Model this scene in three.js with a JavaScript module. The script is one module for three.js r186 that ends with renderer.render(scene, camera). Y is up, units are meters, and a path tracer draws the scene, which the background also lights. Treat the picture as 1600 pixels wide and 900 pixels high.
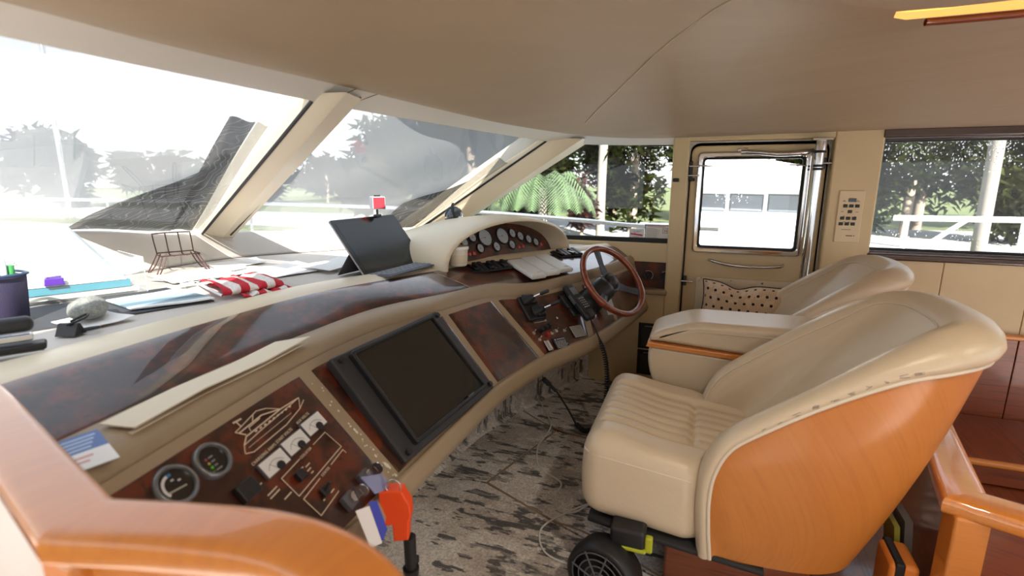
import * as THREE from 'three';
import { RoundedBoxGeometry } from 'three/addons/geometries/RoundedBoxGeometry.js';
import { mergeGeometries, mergeVertices, toCreasedNormals } from 'three/addons/utils/BufferGeometryUtils.js';
import { RectAreaLightUniformsLib } from 'three/addons/lights/RectAreaLightUniformsLib.js';

// ---------------------------------------------------------------- camera, sky, sun, exposure
const scene = new THREE.Scene();
const camera = new THREE.PerspectiveCamera(58.72, 16 / 9, 0.02, 600);
camera.position.set(0, 1.25, 0);
{
  const yaw = THREE.MathUtils.degToRad(20.4), pitch = THREE.MathUtils.degToRad(-12);
  camera.lookAt(Math.cos(pitch) * Math.cos(yaw), 1.25 + Math.sin(pitch), -Math.cos(pitch) * Math.sin(yaw));
}
camera.focus = 2.3;
camera.userData.fStop = 2.6;
const renderer = new THREE.WebGLRenderer({ antialias: true });
renderer.toneMapping = THREE.LinearToneMapping;
renderer.toneMappingExposure = 1.33;
renderer.shadowMap.enabled = true;
RectAreaLightUniformsLib.init();
{ // bright hazy sky: paler towards the horizon, bluer overhead, the same all round
  const W = 64, H = 128, d = new Float32Array(W * H * 4);
  for (let y = 0; y < H; y++) {
    const e = Math.max(0, (y + 0.5) / H * 2 - 1), k = Math.pow(e, 0.6);
    const r = 1.02 - 0.4 * k, g = 1.04 - 0.28 * k, b = 1.06 - 0.1 * k;
    for (let x = 0; x < W; x++) d.set([r, g, b, 1], (y * W + x) * 4);
  }
  const t = new THREE.DataTexture(d, W, H, THREE.RGBAFormat, THREE.FloatType);
  t.mapping = THREE.EquirectangularReflectionMapping; t.magFilter = THREE.LinearFilter; t.needsUpdate = true;
  scene.background = t;
  scene.backgroundIntensity = 1.5;
}
const sun = new THREE.DirectionalLight(new THREE.Color(1, 0.95, 0.86), 20);
sun.position.set(-12, 10, 9); sun.target.position.set(0, 0, 0);
sun.castShadow = true; sun.shadow.radius = 1.5;
Object.assign(sun.shadow.camera, { left: -12, right: 12, top: 12, bottom: -12, near: 0.5, far: 60 });
sun.shadow.mapSize.set(2048, 2048);
scene.add(sun, sun.target);

// ---------------------------------------------------------------- helpers
const V = (x, y, z) => new THREE.Vector3(x, y, z);
const A2V = (a) => a.map((p) => p.isVector3 ? p : V(...p));
let seed = 7;
const rnd = () => { seed = (seed * 1664525 + 1013904223) >>> 0; return seed / 4294967296; };
const rr = (a, b) => a + (b - a) * rnd();
const used = {};
const numbered = (n) => { used[n] = (used[n] ?? -1) + 1; return used[n] ? n + '_' + String(used[n]).padStart(3, '0') : n; };
const shade = (o) => { o.traverse((c) => { if (c.isMesh) { c.castShadow = true; c.receiveShadow = true; } }); return o; };
function tag(o, label, category, group, kind) {
  o.userData.label = label; o.userData.category = category;
  if (group) o.userData.group = group;
  if (kind) o.userData.kind = kind;
  return o;
}
function thing(name, label, category, pos = [0, 0, 0], group, kind) {
  const o = new THREE.Group(); o.name = numbered(name); o.position.set(...pos); scene.add(o);
  return tag(o, label, category, group, kind);
}
function part(name, geo, mat, parent) {
  const m = new THREE.Mesh(geo, mat); m.name = name; m.castShadow = m.receiveShadow = true; parent.add(m);
  return m;
}
function solo(name, label, category, geo, mat, pos = [0, 0, 0], group, kind) { // a thing that is one mesh
  const m = new THREE.Mesh(geo, mat); m.name = numbered(name); m.position.set(...pos); m.castShadow = m.receiveShadow = true; scene.add(m);
  return tag(m, label, category, group, kind);
}
const M = (o) => (o.clearcoat !== undefined || o.transmission !== undefined || o.sheen !== undefined) ? new THREE.MeshPhysicalMaterial({ side: THREE.DoubleSide, ...o }) : new THREE.MeshStandardMaterial({ side: THREE.DoubleSide, ...o });
const lin = (r, g, b) => new THREE.Color().setRGB(r, g, b);
// place geometries
const mv = (g, x = 0, y = 0, z = 0) => g.translate(x, y, z);
const rot = (g, x = 0, y = 0, z = 0) => { if (x) g.rotateX(x); if (y) g.rotateY(y); if (z) g.rotateZ(z); return g; };
const bx = (w, h, d, x = 0, y = 0, z = 0) => new THREE.BoxGeometry(w, h, d).translate(x, y, z);
const rbx = (w, h, d, r, x = 0, y = 0, z = 0, s = 3) => new RoundedBoxGeometry(w, h, d, s, Math.min(r, w / 2.01, h / 2.01, d / 2.01)).translate(x, y, z);
const cyl = (r0, r1, h, x = 0, y = 0, z = 0, n = 24) => new THREE.CylinderGeometry(r0, r1, h, n).translate(x, y, z);
const curve = (pts, closed = false, ten = 0.5) => new THREE.CatmullRomCurve3(A2V(pts), closed, 'catmullrom', ten);
const tube = (pts, r, seg = 40, rad = 8, closed = false) => new THREE.TubeGeometry(curve(pts, closed), seg, r, rad, closed);
const bar = (a, b, r, n = 10) => { // straight rod from a to b
  const p = V(...a), q = V(...b), d = q.clone().sub(p), g = new THREE.CylinderGeometry(r, r, d.length(), n);
  g.applyQuaternion(new THREE.Quaternion().setFromUnitVectors(V(0, 1, 0), d.normalize()));
  return g.translate((p.x + q.x) / 2, (p.y + q.y) / 2, (p.z + q.z) / 2);
};
const merge = (list) => { const gs = list.map((g) => { const h = g.index ? g.toNonIndexed() : g; for (const k of Object.keys(h.attributes)) if (!['position', 'normal', 'uv'].includes(k)) h.deleteAttribute(k); return h; }); return mergeGeometries(gs); };
// uv in metres from the main direction of each face
function muv(g) {
  g = g.index ? g.toNonIndexed() : g; const p = g.attributes.position, uv = new Float32Array(p.count * 2), a = V(), b = V(), c = V();
  for (let i = 0; i < p.count; i += 3) {
    a.fromBufferAttribute(p, i); b.fromBufferAttribute(p, i + 1); c.fromBufferAttribute(p, i + 2);
    const n = b.clone().sub(a).cross(c.clone().sub(a)), x = Math.abs(n.x), y = Math.abs(n.y), z = Math.abs(n.z);
    [a, b, c].forEach((q, k) => { const [u, v] = x > y && x > z ? [q.z, q.y] : y > z ? [q.x, q.z] : [q.x, q.y]; uv[(i + k) * 2] = u; uv[(i + k) * 2 + 1] = v; });
  }
  g.setAttribute('uv', new THREE.BufferAttribute(uv, 2));
  return g;
}
// surface through rows of points (rows[i][j]); uv in metres along the rows
function grid(rows, { closedU = false, closedV = false } = {}) {
  rows = rows.map((r) => A2V(r));
  if (closedU) rows = rows.map((r) => [...r, r[0].clone()]);
  if (closedV) rows = [...rows, rows[0].map((p) => p.clone())];
  const R = rows.length, Cn = rows[0].length, pos = [], uv = [], idx = [];
  const us = rows.map((r) => { let s = 0; return r.map((p, j) => (s += j ? p.distanceTo(r[j - 1]) : 0)); });
  const vs = [0]; for (let i = 1; i < R; i++) { let m = 0; for (let j = 0; j < Cn; j++) m += rows[i][j].distanceTo(rows[i - 1][j]); vs.push(vs[i - 1] + m / Cn); }
  rows.forEach((r, i) => r.forEach((p, j) => { pos.push(p.x, p.y, p.z); uv.push(us[i][j], vs[i]); }));
  for (let i = 0; i < R - 1; i++) for (let j = 0; j < Cn - 1; j++) { const a = i * Cn + j, b = a + 1, c = a + Cn, d = c + 1; idx.push(a, c, b, b, c, d); }
  const g = new THREE.BufferGeometry();
  g.setAttribute('position', new THREE.Float32BufferAttribute(pos, 3)); g.setAttribute('uv', new THREE.Float32BufferAttribute(uv, 2)); g.setIndex(idx);
  g.computeVertexNormals();
  if (closedU || closedV) { // same normals on the seam
    const n = g.attributes.normal, avg = (a, b) => { const x = n.getX(a) + n.getX(b), y = n.getY(a) + n.getY(b), z = n.getZ(a) + n.getZ(b), l = Math.hypot(x, y, z) || 1; n.setXYZ(a, x / l, y / l, z / l); n.setXYZ(b, x / l, y / l, z / l); };
    if (closedU) for (let i = 0; i < R; i++) avg(i * Cn, i * Cn + Cn - 1);
    if (closedV) for (let j = 0; j < Cn; j++) avg(j, (R - 1) * Cn + j);
  }
  return g;
}
const lerp = (a, b, t) => a + (b - a) * t;
const lp = (a, b, t) => a.clone().lerp(b, t);
const sample = (pts, n) => { const c = curve(pts); return Array.from({ length: n + 1 }, (_, i) => c.getPoint(i / n)); };
// slab: front grid with its own thickness along dir
function slab(rows, dir) {
  rows = rows.map((r) => A2V(r)); const d = V(...dir), back = rows.map((r) => r.map((p) => p.clone().add(d)));
  const R = rows.length, C = rows[0].length;
  const side = (f) => grid(f);
  return merge([grid(rows), grid(back.map((r) => [...r].reverse())), side([back[0], rows[0]]), side([rows[R - 1], back[R - 1]]), side([rows.map((r) => r[0]), back.map((r) => r[0])]), side([back.map((r) => r[C - 1]), rows.map((r) => r[C - 1])])]);
}
const quad = (a, b, c, d, nx = 1, ny = 1) => Array.from({ length: ny + 1 }, (_, i) => Array.from({ length: nx + 1 }, (_, j) => lp(lp(V(...a), V(...b), j / nx), lp(V(...d), V(...c), j / nx), i / ny)));
// rounded rectangle shape
function rshape(w, h, r, x = 0, y = 0) {
  const s = new THREE.Shape(), a = x - w / 2, b = y - h / 2; r = Math.min(r, w / 2, h / 2);
  s.moveTo(a + r, b); s.lineTo(a + w - r, b); s.quadraticCurveTo(a + w, b, a + w, b + r); s.lineTo(a + w, b + h - r); s.quadraticCurveTo(a + w, b + h, a + w - r, b + h);
  s.lineTo(a + r, b + h); s.quadraticCurveTo(a, b + h, a, b + h - r); s.lineTo(a, b + r); s.quadraticCurveTo(a, b, a + r, b);
  return s;
}
const poly = (pts) => { const s = new THREE.Shape(); pts.forEach(([x, y], i) => i ? s.lineTo(x, y) : s.moveTo(x, y)); s.closePath(); return s; };
const ext = (shape, depth, bevel = 0, seg = 10) => new THREE.ExtrudeGeometry(shape, { depth: depth - 2 * bevel, bevelEnabled: bevel > 0, bevelSize: bevel, bevelThickness: bevel, bevelSegments: 3, bevelOffset: -bevel, curveSegments: seg }).translate(0, 0, bevel);
// basis: a matrix whose x, y, z are given directions, standing at o
const frame = (o, x, y, z) => new THREE.Matrix4().makeBasis(x.clone().normalize(), y.clone().normalize(), z.clone().normalize()).setPosition(o);

// ---------------------------------------------------------------- computed textures
function hash(x, y, s) { let h = (x * 374761393 + y * 668265263 + s * 2147483647) | 0; h = Math.imul(h ^ (h >>> 13), 1274126177); return ((h ^ (h >>> 16)) >>> 0) / 4294967296; }
function vnoise(x, y, px, py, s) { // value noise, periodic in px, py
  const xi = Math.floor(x), yi = Math.floor(y), fx = x - xi, fy = y - yi, sx = fx * fx * (3 - 2 * fx), sy = fy * fy * (3 - 2 * fy), w = (a, p) => ((a % p) + p) % p;
  const h = (a, b) => hash(w(a, px), w(b, py), s);
  return lerp(lerp(h(xi, yi), h(xi + 1, yi), sx), lerp(h(xi, yi + 1), h(xi + 1, yi + 1), sx), sy);
}
function fbm(u, v, px, py, oct, s) { let a = 0.5, t = 0, n = 0; for (let o = 0; o < oct; o++) { t += a * vnoise(u * px, v * py, px, py, s + o * 17); n += a; a *= 0.55; px *= 2; py *= 2; } return t / n; }
function dtex(W, H, f, size, srgb = true) { // f(u, v) -> [r, g, b] 0..255; size = metres that one repeat covers [x, y]
  const d = new Uint8Array(W * H * 4);
  for (let y = 0; y < H; y++) for (let x = 0; x < W; x++) { const c = f((x + 0.5) / W, (y + 0.5) / H); d.set([c[0], c[1], c[2], 255].map((k) => Math.max(0, Math.min(255, k))), (y * W + x) * 4); }
  const t = new THREE.DataTexture(d, W, H, THREE.RGBAFormat); t.wrapS = t.wrapT = THREE.RepeatWrapping; t.magFilter = THREE.LinearFilter; t.minFilter = THREE.LinearMipmapLinearFilter; t.generateMipmaps = true;
  if (srgb) t.colorSpace = THREE.SRGBColorSpace;
  t.repeat.set(1 / size[0], 1 / size[1]); t.needsUpdate = true;
  return t;
}
const mix3 = (a, b, t) => a.map((x, i) => x + (b[i] - x) * t);
const sst = (a, b, x) => { x = Math.min(1, Math.max(0, (x - a) / (b - a))); return x * x * (3 - 2 * x); };
const burlTex = dtex(512, 512, (u, v) => {
  const w = fbm(u, v, 4, 4, 4, 3), n = fbm(u + 0.12 * w, v + 0.12 * w, 9, 9, 5, 11), k = fbm(u, v, 24, 24, 3, 29), b = fbm(u, v, 5, 6, 4, 41);
  let c = mix3([46, 17, 9], [98, 38, 16], sst(0.32, 0.75, n));
  c = mix3(c, [34, 14, 9], sst(0.5, 0.7, b) * 0.7); c = mix3(c, [24, 10, 7], sst(0.62, 0.8, k) * 0.5);
  return c;
}, [0.42, 0.42]);
const woodTex = dtex(512, 256, (u, v) => {
  const n = fbm(u, v, 3, 6, 4, 5), g = fbm(u, v, 6, 90, 3, 8), f = fbm(u, v, 2, 3, 3, 31), r = 0.5 + 0.5 * Math.sin((v * 9 + n * 5) * Math.PI * 2);
  let c = mix3([192, 116, 44], [214, 138, 58], 0.2 + 0.5 * f + 0.1 * r); c = mix3(c, [172, 98, 34], sst(0.45, 0.85, g) * 0.22);
  return c;
}, [0.9, 0.45]);
const redWoodTex = dtex(512, 256, (u, v) => {
  const n = fbm(u, v, 3, 6, 4, 55), g = fbm(u, v, 5, 80, 3, 58), f = fbm(u, v, 2, 3, 3, 71);
  let c = mix3([104, 44, 14], [140, 66, 24], 0.2 + 0.6 * f + 0.2 * n); c = mix3(c, [70, 27, 10], sst(0.5, 0.8, g) * 0.5);
  return c;
}, [0.8, 0.5]);
const carpetTex = dtex(1024, 1024, (u, v) => { // distressed printed carpet, streaks along v
  const a = fbm(u, v, 34, 13, 5, 13), b = fbm(u, v, 70, 12, 4, 23), m = fbm(u, v, 4, 4, 4, 33), f = fbm(u, v, 200, 200, 2, 43), l = fbm(u, v, 130, 12, 2, 53);
  let c = mix3([200, 196, 190], [238, 236, 233], sst(0.3, 0.7, fbm(u, v, 6, 5, 4, 63)));
  c = mix3(c, [188, 176, 164], sst(0.5, 0.68, m) * 0.5);
  c = mix3(c, [90, 90, 92], sst(0.55, 0.59, a * 0.72 + b * 0.28 + (m - 0.5) * 0.35) * 0.85 * (0.55 + 0.45 * sst(0.35, 0.5, l)));
  c = mix3(c, [248, 244, 238], sst(0.6, 0.66, fbm(u, v, 30, 14, 4, 83)) * 0.5);
  return c.map((x) => x * (0.84 + 0.32 * f));
}, [1.15, 1.15]);
const leatherBump = dtex(256, 256, (u, v) => { const n = 255 * (0.6 * fbm(u, v, 40, 40, 3, 91) + 0.4 * fbm(u, v, 90, 90, 2, 93)); return [n, n, n]; }, [0.12, 0.12], false);
const softTone = dtex(256, 256, (u, v) => { const n = 238 + 17 * fbm(u, v, 5, 5, 4, 101); return [n, n * 0.995, n * 0.985]; }, [0.9, 0.9]);
const stoneTex = dtex(256, 256, (u, v) => { const n = fbm(u, v, 5, 9, 5, 61), f = fbm(u, v, 60, 60, 2, 67); return mix3([98, 102, 98], [168, 170, 164], n).map((c) => c * (0.8 + 0.4 * f)); }, [0.16, 0.16]);
const weave = (bright) => dtex(64, 64, (u, v) => { const a = 0.5 + 0.5 * Math.cos(u * 16 * Math.PI), b = 0.5 + 0.5 * Math.cos(v * 16 * Math.PI), n = bright * (0.7 + 0.3 * a * b) * 255; return [n, n, n]; }, [0.03, 0.03]);

// canvas print: flat lettering and dials
function print(w, h, draw) {
  const c = document.createElement('canvas'); c.width = w; c.height = h; draw(c.getContext('2d'), w, h);
  const t = new THREE.CanvasTexture(c); t.colorSpace = THREE.SRGBColorSpace; t.magFilter = THREE.LinearFilter;
  return t;
}

// ---------------------------------------------------------------- materials
const mBurl = M({ map: burlTex, roughness: 0.32, clearcoat: 1, clearcoatRoughness: 0.03 });
const mWood = M({ map: woodTex, roughness: 0.42, clearcoat: 0.9, clearcoatRoughness: 0.06 });
const mWoodCap = M({ map: woodTex, color: lin(1, 0.98, 0.82), roughness: 0.4, clearcoat: 1, clearcoatRoughness: 0.05 });
const mRedWood = M({ map: redWoodTex, roughness: 0.4, clearcoat: 0.7, clearcoatRoughness: 0.1 });
const mLeather = M({ color: lin(0.63, 0.525, 0.385), map: softTone, roughness: 0.32, bumpMap: leatherBump, bumpScale: 0.0005 });
const mPipe = M({ color: lin(0.66, 0.58, 0.46), roughness: 0.45 });
const mHead = M({ color: lin(0.5, 0.4, 0.285), map: softTone, roughness: 0.55, bumpMap: leatherBump, bumpScale: 0.0006 });
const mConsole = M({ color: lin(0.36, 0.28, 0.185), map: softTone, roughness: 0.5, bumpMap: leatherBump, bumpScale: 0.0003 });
const mCreamWall = M({ color: lin(0.66, 0.53, 0.32), map: softTone, roughness: 0.5, bumpMap: leatherBump, bumpScale: 0.0003 });
const mCreamHard = M({ color: lin(0.7, 0.61, 0.45), roughness: 0.38 });
const mDash = M({ color: lin(0.62, 0.585, 0.55), map: softTone, roughness: 0.6, bumpMap: leatherBump, bumpScale: 0.0004 });
const mWhite = M({ color: lin(0.8, 0.79, 0.75), roughness: 0.4 });
const mDoorGrey = M({ color: lin(0.5, 0.5, 0.47), roughness: 0.5 });
const mChrome = M({ color: lin(0.62, 0.62, 0.63), roughness: 0.08, metalness: 1 });
const mSteel = M({ color: lin(0.7, 0.7, 0.72), roughness: 0.25, metalness: 1 });
const mBlack = M({ color: lin(0.012, 0.012, 0.014), roughness: 0.45 });
const mBlackMatte = M({ color: lin(0.02, 0.02, 0.022), roughness: 0.8 });
const mGloss = M({ color: lin(0.008, 0.008, 0.009), roughness: 0.12 });
const mGrey = M({ color: lin(0.1, 0.1, 0.11), roughness: 0.6 });
const mCarpet = M({ map: carpetTex, roughness: 0.95, bumpMap: carpetTex, bumpScale: 0.0008 });
const mBinding = M({ color: lin(0.34, 0.25, 0.18), roughness: 0.9 });
const mGlass = M({ color: 0xffffff, roughness: 0, transmission: 1, ior: 1.45, thickness: 0, specularIntensity: 0.5 });
const mRubber = M({ color: lin(0.01, 0.01, 0.011), roughness: 0.6 });
const mPaper = M({ color: lin(0.82, 0.82, 0.82), roughness: 0.85 });
// ================================================================ the setting
const WX = 3.06;                                   // inner face of the starboard side
// ---- floor with carpet panels
const floor = tag(part('floor', muv(bx(4.3, 0.06, 5.4, 0.93, -0.035, 0.1)), mRedWood, scene), 'varnished dark wood floor under the carpet panels', 'floor', null, 'structure');
{
  const P = (pts, h = 0.012) => { const g = ext(poly(pts.map(([x, z]) => [x, -z])), h, 0.002, 2).rotateX(-Math.PI / 2).translate(0, -0.005, 0); return muv(g); };
  part('carpet_panel', P([[-0.6, -1.3], [1.764, -1.3], [1.764, -0.768], [1.634, -0.466], [1.45, 0], [1.2, 0.55], [-0.6, 0.55]]), mCarpet, floor);
  part('carpet_panel', P([[1.774, -0.765], [2.303, -0.618], [2.283, -0.448], [2.2, 0], [1.46, 0], [1.644, -0.466]]), mCarpet, floor);
  part('carpet_panel', P([[1.774, -1.3], [3.055, -1.3], [3.055, 0.7], [2.1, 0.7], [2.21, 0.01], [2.293, -0.445], [2.36, -0.677], [2.31, -0.63], [1.774, -0.775]]), mCarpet, floor);
  const bd = (pts) => part('binding_strip', tube(pts.map(([x, z]) => [x, 0.0065, z]), 0.0045, 20, 6), mBinding, floor);
  bd([[1.769, -0.765], [1.639, -0.466], [1.599, -0.293], [1.46, 0]]); bd([[1.769, -0.77], [2.305, -0.62]]); bd([[2.464, -0.849], [2.353, -0.677], [2.283, -0.448], [2.2, 0]]);
}
// ---- headliner: rises in a soft cove from its edge
const linerEdge = [[-1.25, 1.5, 3.2], [-1.25, 1.5, 1.4], [-1.25, 1.5, 0], [-1.15, 1.5, -0.6], [-0.8, 1.5, -0.86], [-0.3, 1.495, -0.93], [0.1, 1.492, -0.935], [0.487, 1.49, -0.934], [0.749, 1.49, -0.945], [1.237, 1.49, -0.915], [1.75, 1.489, -0.893], [2.198, 1.487, -0.845], [2.684, 1.483, -0.71], [2.94, 1.478, -0.55], [3.035, 1.474, -0.35], [3.055, 1.474, -0.15], [3.06, 1.482, 0.45], [3.06, 1.488, 0.9], [3.06, 1.488, 1.8], [3.06, 1.488, 3.2]];
const linerInner = [[0.2, 0, 3.2], [0.2, 0, 1.4], [0.2, 0, 0.7], [0.3, 0, 0.5], [0.4, 0, 0.38], [0.5, 0, 0.32], [0.6, 0, 0.28], [0.7, 0, 0.25], [0.8, 0, 0.24], [0.95, 0, 0.24], [1.1, 0, 0.24], [1.25, 0, 0.24], [1.42, 0, 0.25], [1.58, 0, 0.27], [1.72, 0, 0.31], [1.82, 0, 0.38], [1.9, 0, 0.6], [1.92, 0, 0.95], [1.92, 0, 1.8], [1.92, 0, 3.2]];
{
  const n = 110, e = sample(linerEdge, n), inn = sample(linerInner, n), rows = [];
  // underside of the rolled edge, then the cove, then the flat middle
  const K = [-0.03, 0, 0.02, 0.05, 0.09, 0.14, 0.2, 0.28, 0.37, 0.47, 0.58, 0.7, 0.82, 0.92, 1];
  for (const t of K) rows.push(e.map((p, i) => {
    const q = inn[i], y = t < 0 ? p.y + 0.012 : p.y + (1.775 - p.y) * (0.62 * Math.sin(t * Math.PI / 2) + 0.38 * sst(0.05, 0.75, t));
    return V(lerp(p.x, q.x, t), y - 0.018 * Math.sin(Math.min(1, t / 0.12) * Math.PI) * (t < 0.12 ? 1 : 0), lerp(p.z, q.z, t));
  }));
  const mid = V(1.1, 1.785, 2.0); rows.push(inn.map((q) => V(lerp(q.x, mid.x, 0.5), 1.782, lerp(q.z, mid.z, 0.5)))); rows.push(inn.map(() => mid.clone()));
  const c = tag(part('ceiling', grid(rows), mHead, scene), 'beige padded headliner curving up over the helm', 'ceiling', null, 'structure');
  // stitched seam running up the headliner
  const at = (i, t) => { const p = e[i], q = inn[i], y = p.y + (1.775 - p.y) * (0.62 * Math.sin(t * Math.PI / 2) + 0.38 * sst(0.05, 0.75, t)); return V(lerp(p.x, q.x, t), y - 0.003, lerp(p.z, q.z, t)); };
  const si = [70.6, 70.4, 70.2, 70, 70, 70, 70, 70.2, 70.4, 70.6], st = [0.02, 0.07, 0.14, 0.22, 0.32, 0.42, 0.55, 0.68, 0.8, 0.95];
  part('seam', tube(si.map((i, k) => { const a = Math.floor(i), f = i - a; return lp(at(a, st[k]), at(a + 1, st[k]), f); }), 0.0022, 60, 6), mPipe, c);
  const rf = tag(part('roof', merge([bx(4.9, 0.08, 3.7, 0.93, 1.86, 1.43), bx(0.05, 0.36, 3.7, -1.45, 1.68, 1.43), bx(0.05, 0.36, 3.7, 3.35, 1.68, 1.43), slab(quad([-1.47, 1.53, -0.96], [3.37, 1.53, -0.96], [3.37, 1.87, -0.4], [-1.47, 1.87, -0.4], 1, 1), [0, 0.03, 0])]), mWhite, scene), 'white cabin roof above the headliner', 'roof', null, 'structure');
}
// ---- windshield header, panes and raked pillars
const glassTop = [[-1.25, 1.465, -0.75], [-0.8, 1.46, -0.92], [-0.3, 1.457, -0.97], [0.1, 1.455, -0.98], [0.495, 1.455, -0.985], [0.692, 1.455, -0.995], [1.139, 1.455, -1.003], [1.361, 1.455, -1.01], [1.867, 1.455, -0.968], [2.3, 1.455, -0.92], [2.788, 1.452, -0.83], [3.0, 1.445, -0.66], [3.07, 1.44, -0.45], [3.09, 1.437, -0.175]];
{
  const n = 60, g = sample(glassTop, n), e2 = sample([[-1.25, 1.502, -0.7], [-0.8, 1.502, -0.85], [-0.3, 1.498, -0.915], [0.1, 1.494, -0.925], [0.487, 1.492, -0.922], [0.749, 1.492, -0.935], [1.15, 1.492, -0.91], [1.4, 1.492, -0.9], [1.8, 1.491, -0.88], [2.25, 1.489, -0.825], [2.684, 1.485, -0.7], [2.9, 1.48, -0.56], [3.02, 1.476, -0.36], [3.05, 1.476, -0.17]], n);
  const h = tag(part('trim_1', slab([e2, g.map((p, i) => lp(e2[i], p, 0.5).add(V(0, -0.004, 0))), g], [0, 0.03, -0.03]), mWhite, scene), 'white header strip between headliner and windshield glass', 'trim', null, 'structure');
  for (const i of [29, 31]) part('joint', tube([e2[i].clone().add(V(0, -0.003, 0)), g[i].clone().add(V(0, -0.004, 0))], 0.0012, 6, 5), mBinding, h);
}
const crest = [[-1.2, 1.02, -1.9], [-0.6, 1.07, -2.2], [0.2, 1.085, -2.3], [1.06, 1.07, -2.3], [1.32, 1.05, -2.3], [1.87, 1.0, -2.3], [2.3, 0.97, -2.0], [2.75, 0.95, -1.63], [2.95, 0.94, -1.4], [3.06, 0.93, -1.15]];
const L1t = V(1.176, 1.458, -1.022), L1b = V(1.814, 1.0, -2.28), R1t = V(1.3, 1.458, -0.965), R1b = V(1.905, 0.99, -2.16), G1t = V(1.16, 1.452, -0.915), G1b = V(1.86, 0.985, -2.2);
const L2t = V(2.789, 1.455, -0.828), L2b = V(2.906, 0.94, -1.722), R2t = V(3.04, 1.46, -0.656), R2b = V(3.04, 0.93, -1.54), G2t = V(2.80, 1.447, -0.675), G2b = V(2.93, 0.93, -1.55);
const pillar = (name, label, Lt, Lb, Gt, Gb, Rt, Rb) => {
  const rows = []; const out = V(0.02, 0.09, -0.06);
  const sec = (t) => { const L = lp(Lt, Lb, t), G = lp(Gt, Gb, t), R = lp(Rt, Rb, t); return [L.clone().add(out), L, lp(L, G, 0.85), lp(G, R, 0.03).add(lp(L, G, 0.06).sub(L)), lp(G, R, 0.15), R, R.clone().add(out)]; };
  for (let i = 0; i <= 12; i++) rows.push(sec(-0.03 + 1.16 * i / 12));
  return tag(part(name, toCreasedNormals(grid(rows, { closedU: true }), 0.6), mCreamHard, scene), label, 'pillar', null, 'structure');
};
pillar('trim_2', 'raked cream pillar between the two windshield panes', L1t, L1b, G1t, G1b, R1t, R1b);
pillar('trim_3', 'raked cream pillar behind the compass beside the trees', L2t, L2b, G2t, G2b, R2t, R2b);
// windshield panes: glass, black gasket, and outside a mesh sun cover with its shaded parts painted on as dark patches
const mMesh = M({ color: lin(0.38, 0.4, 0.42), roughness: 1, transmission: 0.5, thickness: 0, transparent: true, opacity: 0.6 });
const shadeMoireTex = dtex(512, 512, (u, v) => { // shade on the net put into dark colour, with wavy moire bands
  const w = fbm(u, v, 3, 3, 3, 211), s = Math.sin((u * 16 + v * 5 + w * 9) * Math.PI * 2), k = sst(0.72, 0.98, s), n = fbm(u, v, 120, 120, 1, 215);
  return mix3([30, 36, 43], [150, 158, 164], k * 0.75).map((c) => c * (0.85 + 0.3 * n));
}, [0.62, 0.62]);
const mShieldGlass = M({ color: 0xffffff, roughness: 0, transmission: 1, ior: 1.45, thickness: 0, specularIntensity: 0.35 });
const mCoverShade = M({ map: shadeMoireTex, roughness: 0.9, transparent: true, opacity: 0.9 });  // dark colour standing in for the shaded part of the sun cover
const mCoverShadeThin = M({ map: shadeMoireTex, color: lin(1, 1, 0.95), roughness: 0.9, transparent: true, opacity: 0.55 });  // the same painted shade, more see-through, beside the pillars
const screen = (rows, lift) => rows.map((r) => A2V(r).map((p) => p.clone().add(V(lift * 0.05, lift * 0.85, -lift * 0.5))));
function windshield(name, label, top, bottom, shadePatches) {
  const w = tag(new THREE.Group(), label, 'window', null, 'structure'); w.name = name; scene.add(w);
  const n = 16, rows = []; const T = sample(top, n), B = sample(bottom, n);
  for (let i = 0; i <= 8; i++) rows.push(T.map((p, j) => lp(p, B[j], i / 8)));
  part('pane', grid(rows), mShieldGlass, w);
  part('gasket', merge([tube([T[n], lp(T[n], B[n], 0.5), B[n]], 0.006, 16, 6), tube([T[0], lp(T[0], B[0], 0.5), B[0]], 0.006, 16, 6)]), mRubber, w);
  const at = (s, t) => { const i = Math.min(n - 1, Math.max(0, Math.floor(s * n))), f = s * n - i; return lp(lp(T[i], T[i + 1], f), lp(B[i], B[i + 1], f), t); };
  const wave = (s, t) => 0.03 + 0.012 * Math.sin(s * 9 + t * 4) * Math.sin(t * 5 + s * 3);
  const mesh = []; for (let i = 0; i <= 20; i++) { const r = []; for (let j = 0; j <= 30; j++) { const s = j / 30, t = i / 20, k = wave(s, t); r.push(at(s, t * 1.02).add(V(0.05 * k, 0.85 * k, -0.5 * k))); } mesh.push(r); }
  part('sun_cover', grid(mesh), mMesh, w);
  for (const [mat, rowsST, k0] of shadePatches) { // painted shade on the cover: dark quads in pane coordinates
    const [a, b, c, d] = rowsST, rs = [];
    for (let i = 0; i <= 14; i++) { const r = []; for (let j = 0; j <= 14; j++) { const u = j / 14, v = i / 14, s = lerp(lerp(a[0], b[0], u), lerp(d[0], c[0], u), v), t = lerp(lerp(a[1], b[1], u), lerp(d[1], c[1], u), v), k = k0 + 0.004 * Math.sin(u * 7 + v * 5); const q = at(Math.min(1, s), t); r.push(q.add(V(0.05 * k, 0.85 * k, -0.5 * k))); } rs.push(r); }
    part('cover_shade_patch', grid(rs), mat, w);
  }
  return { w, at };
}
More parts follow.
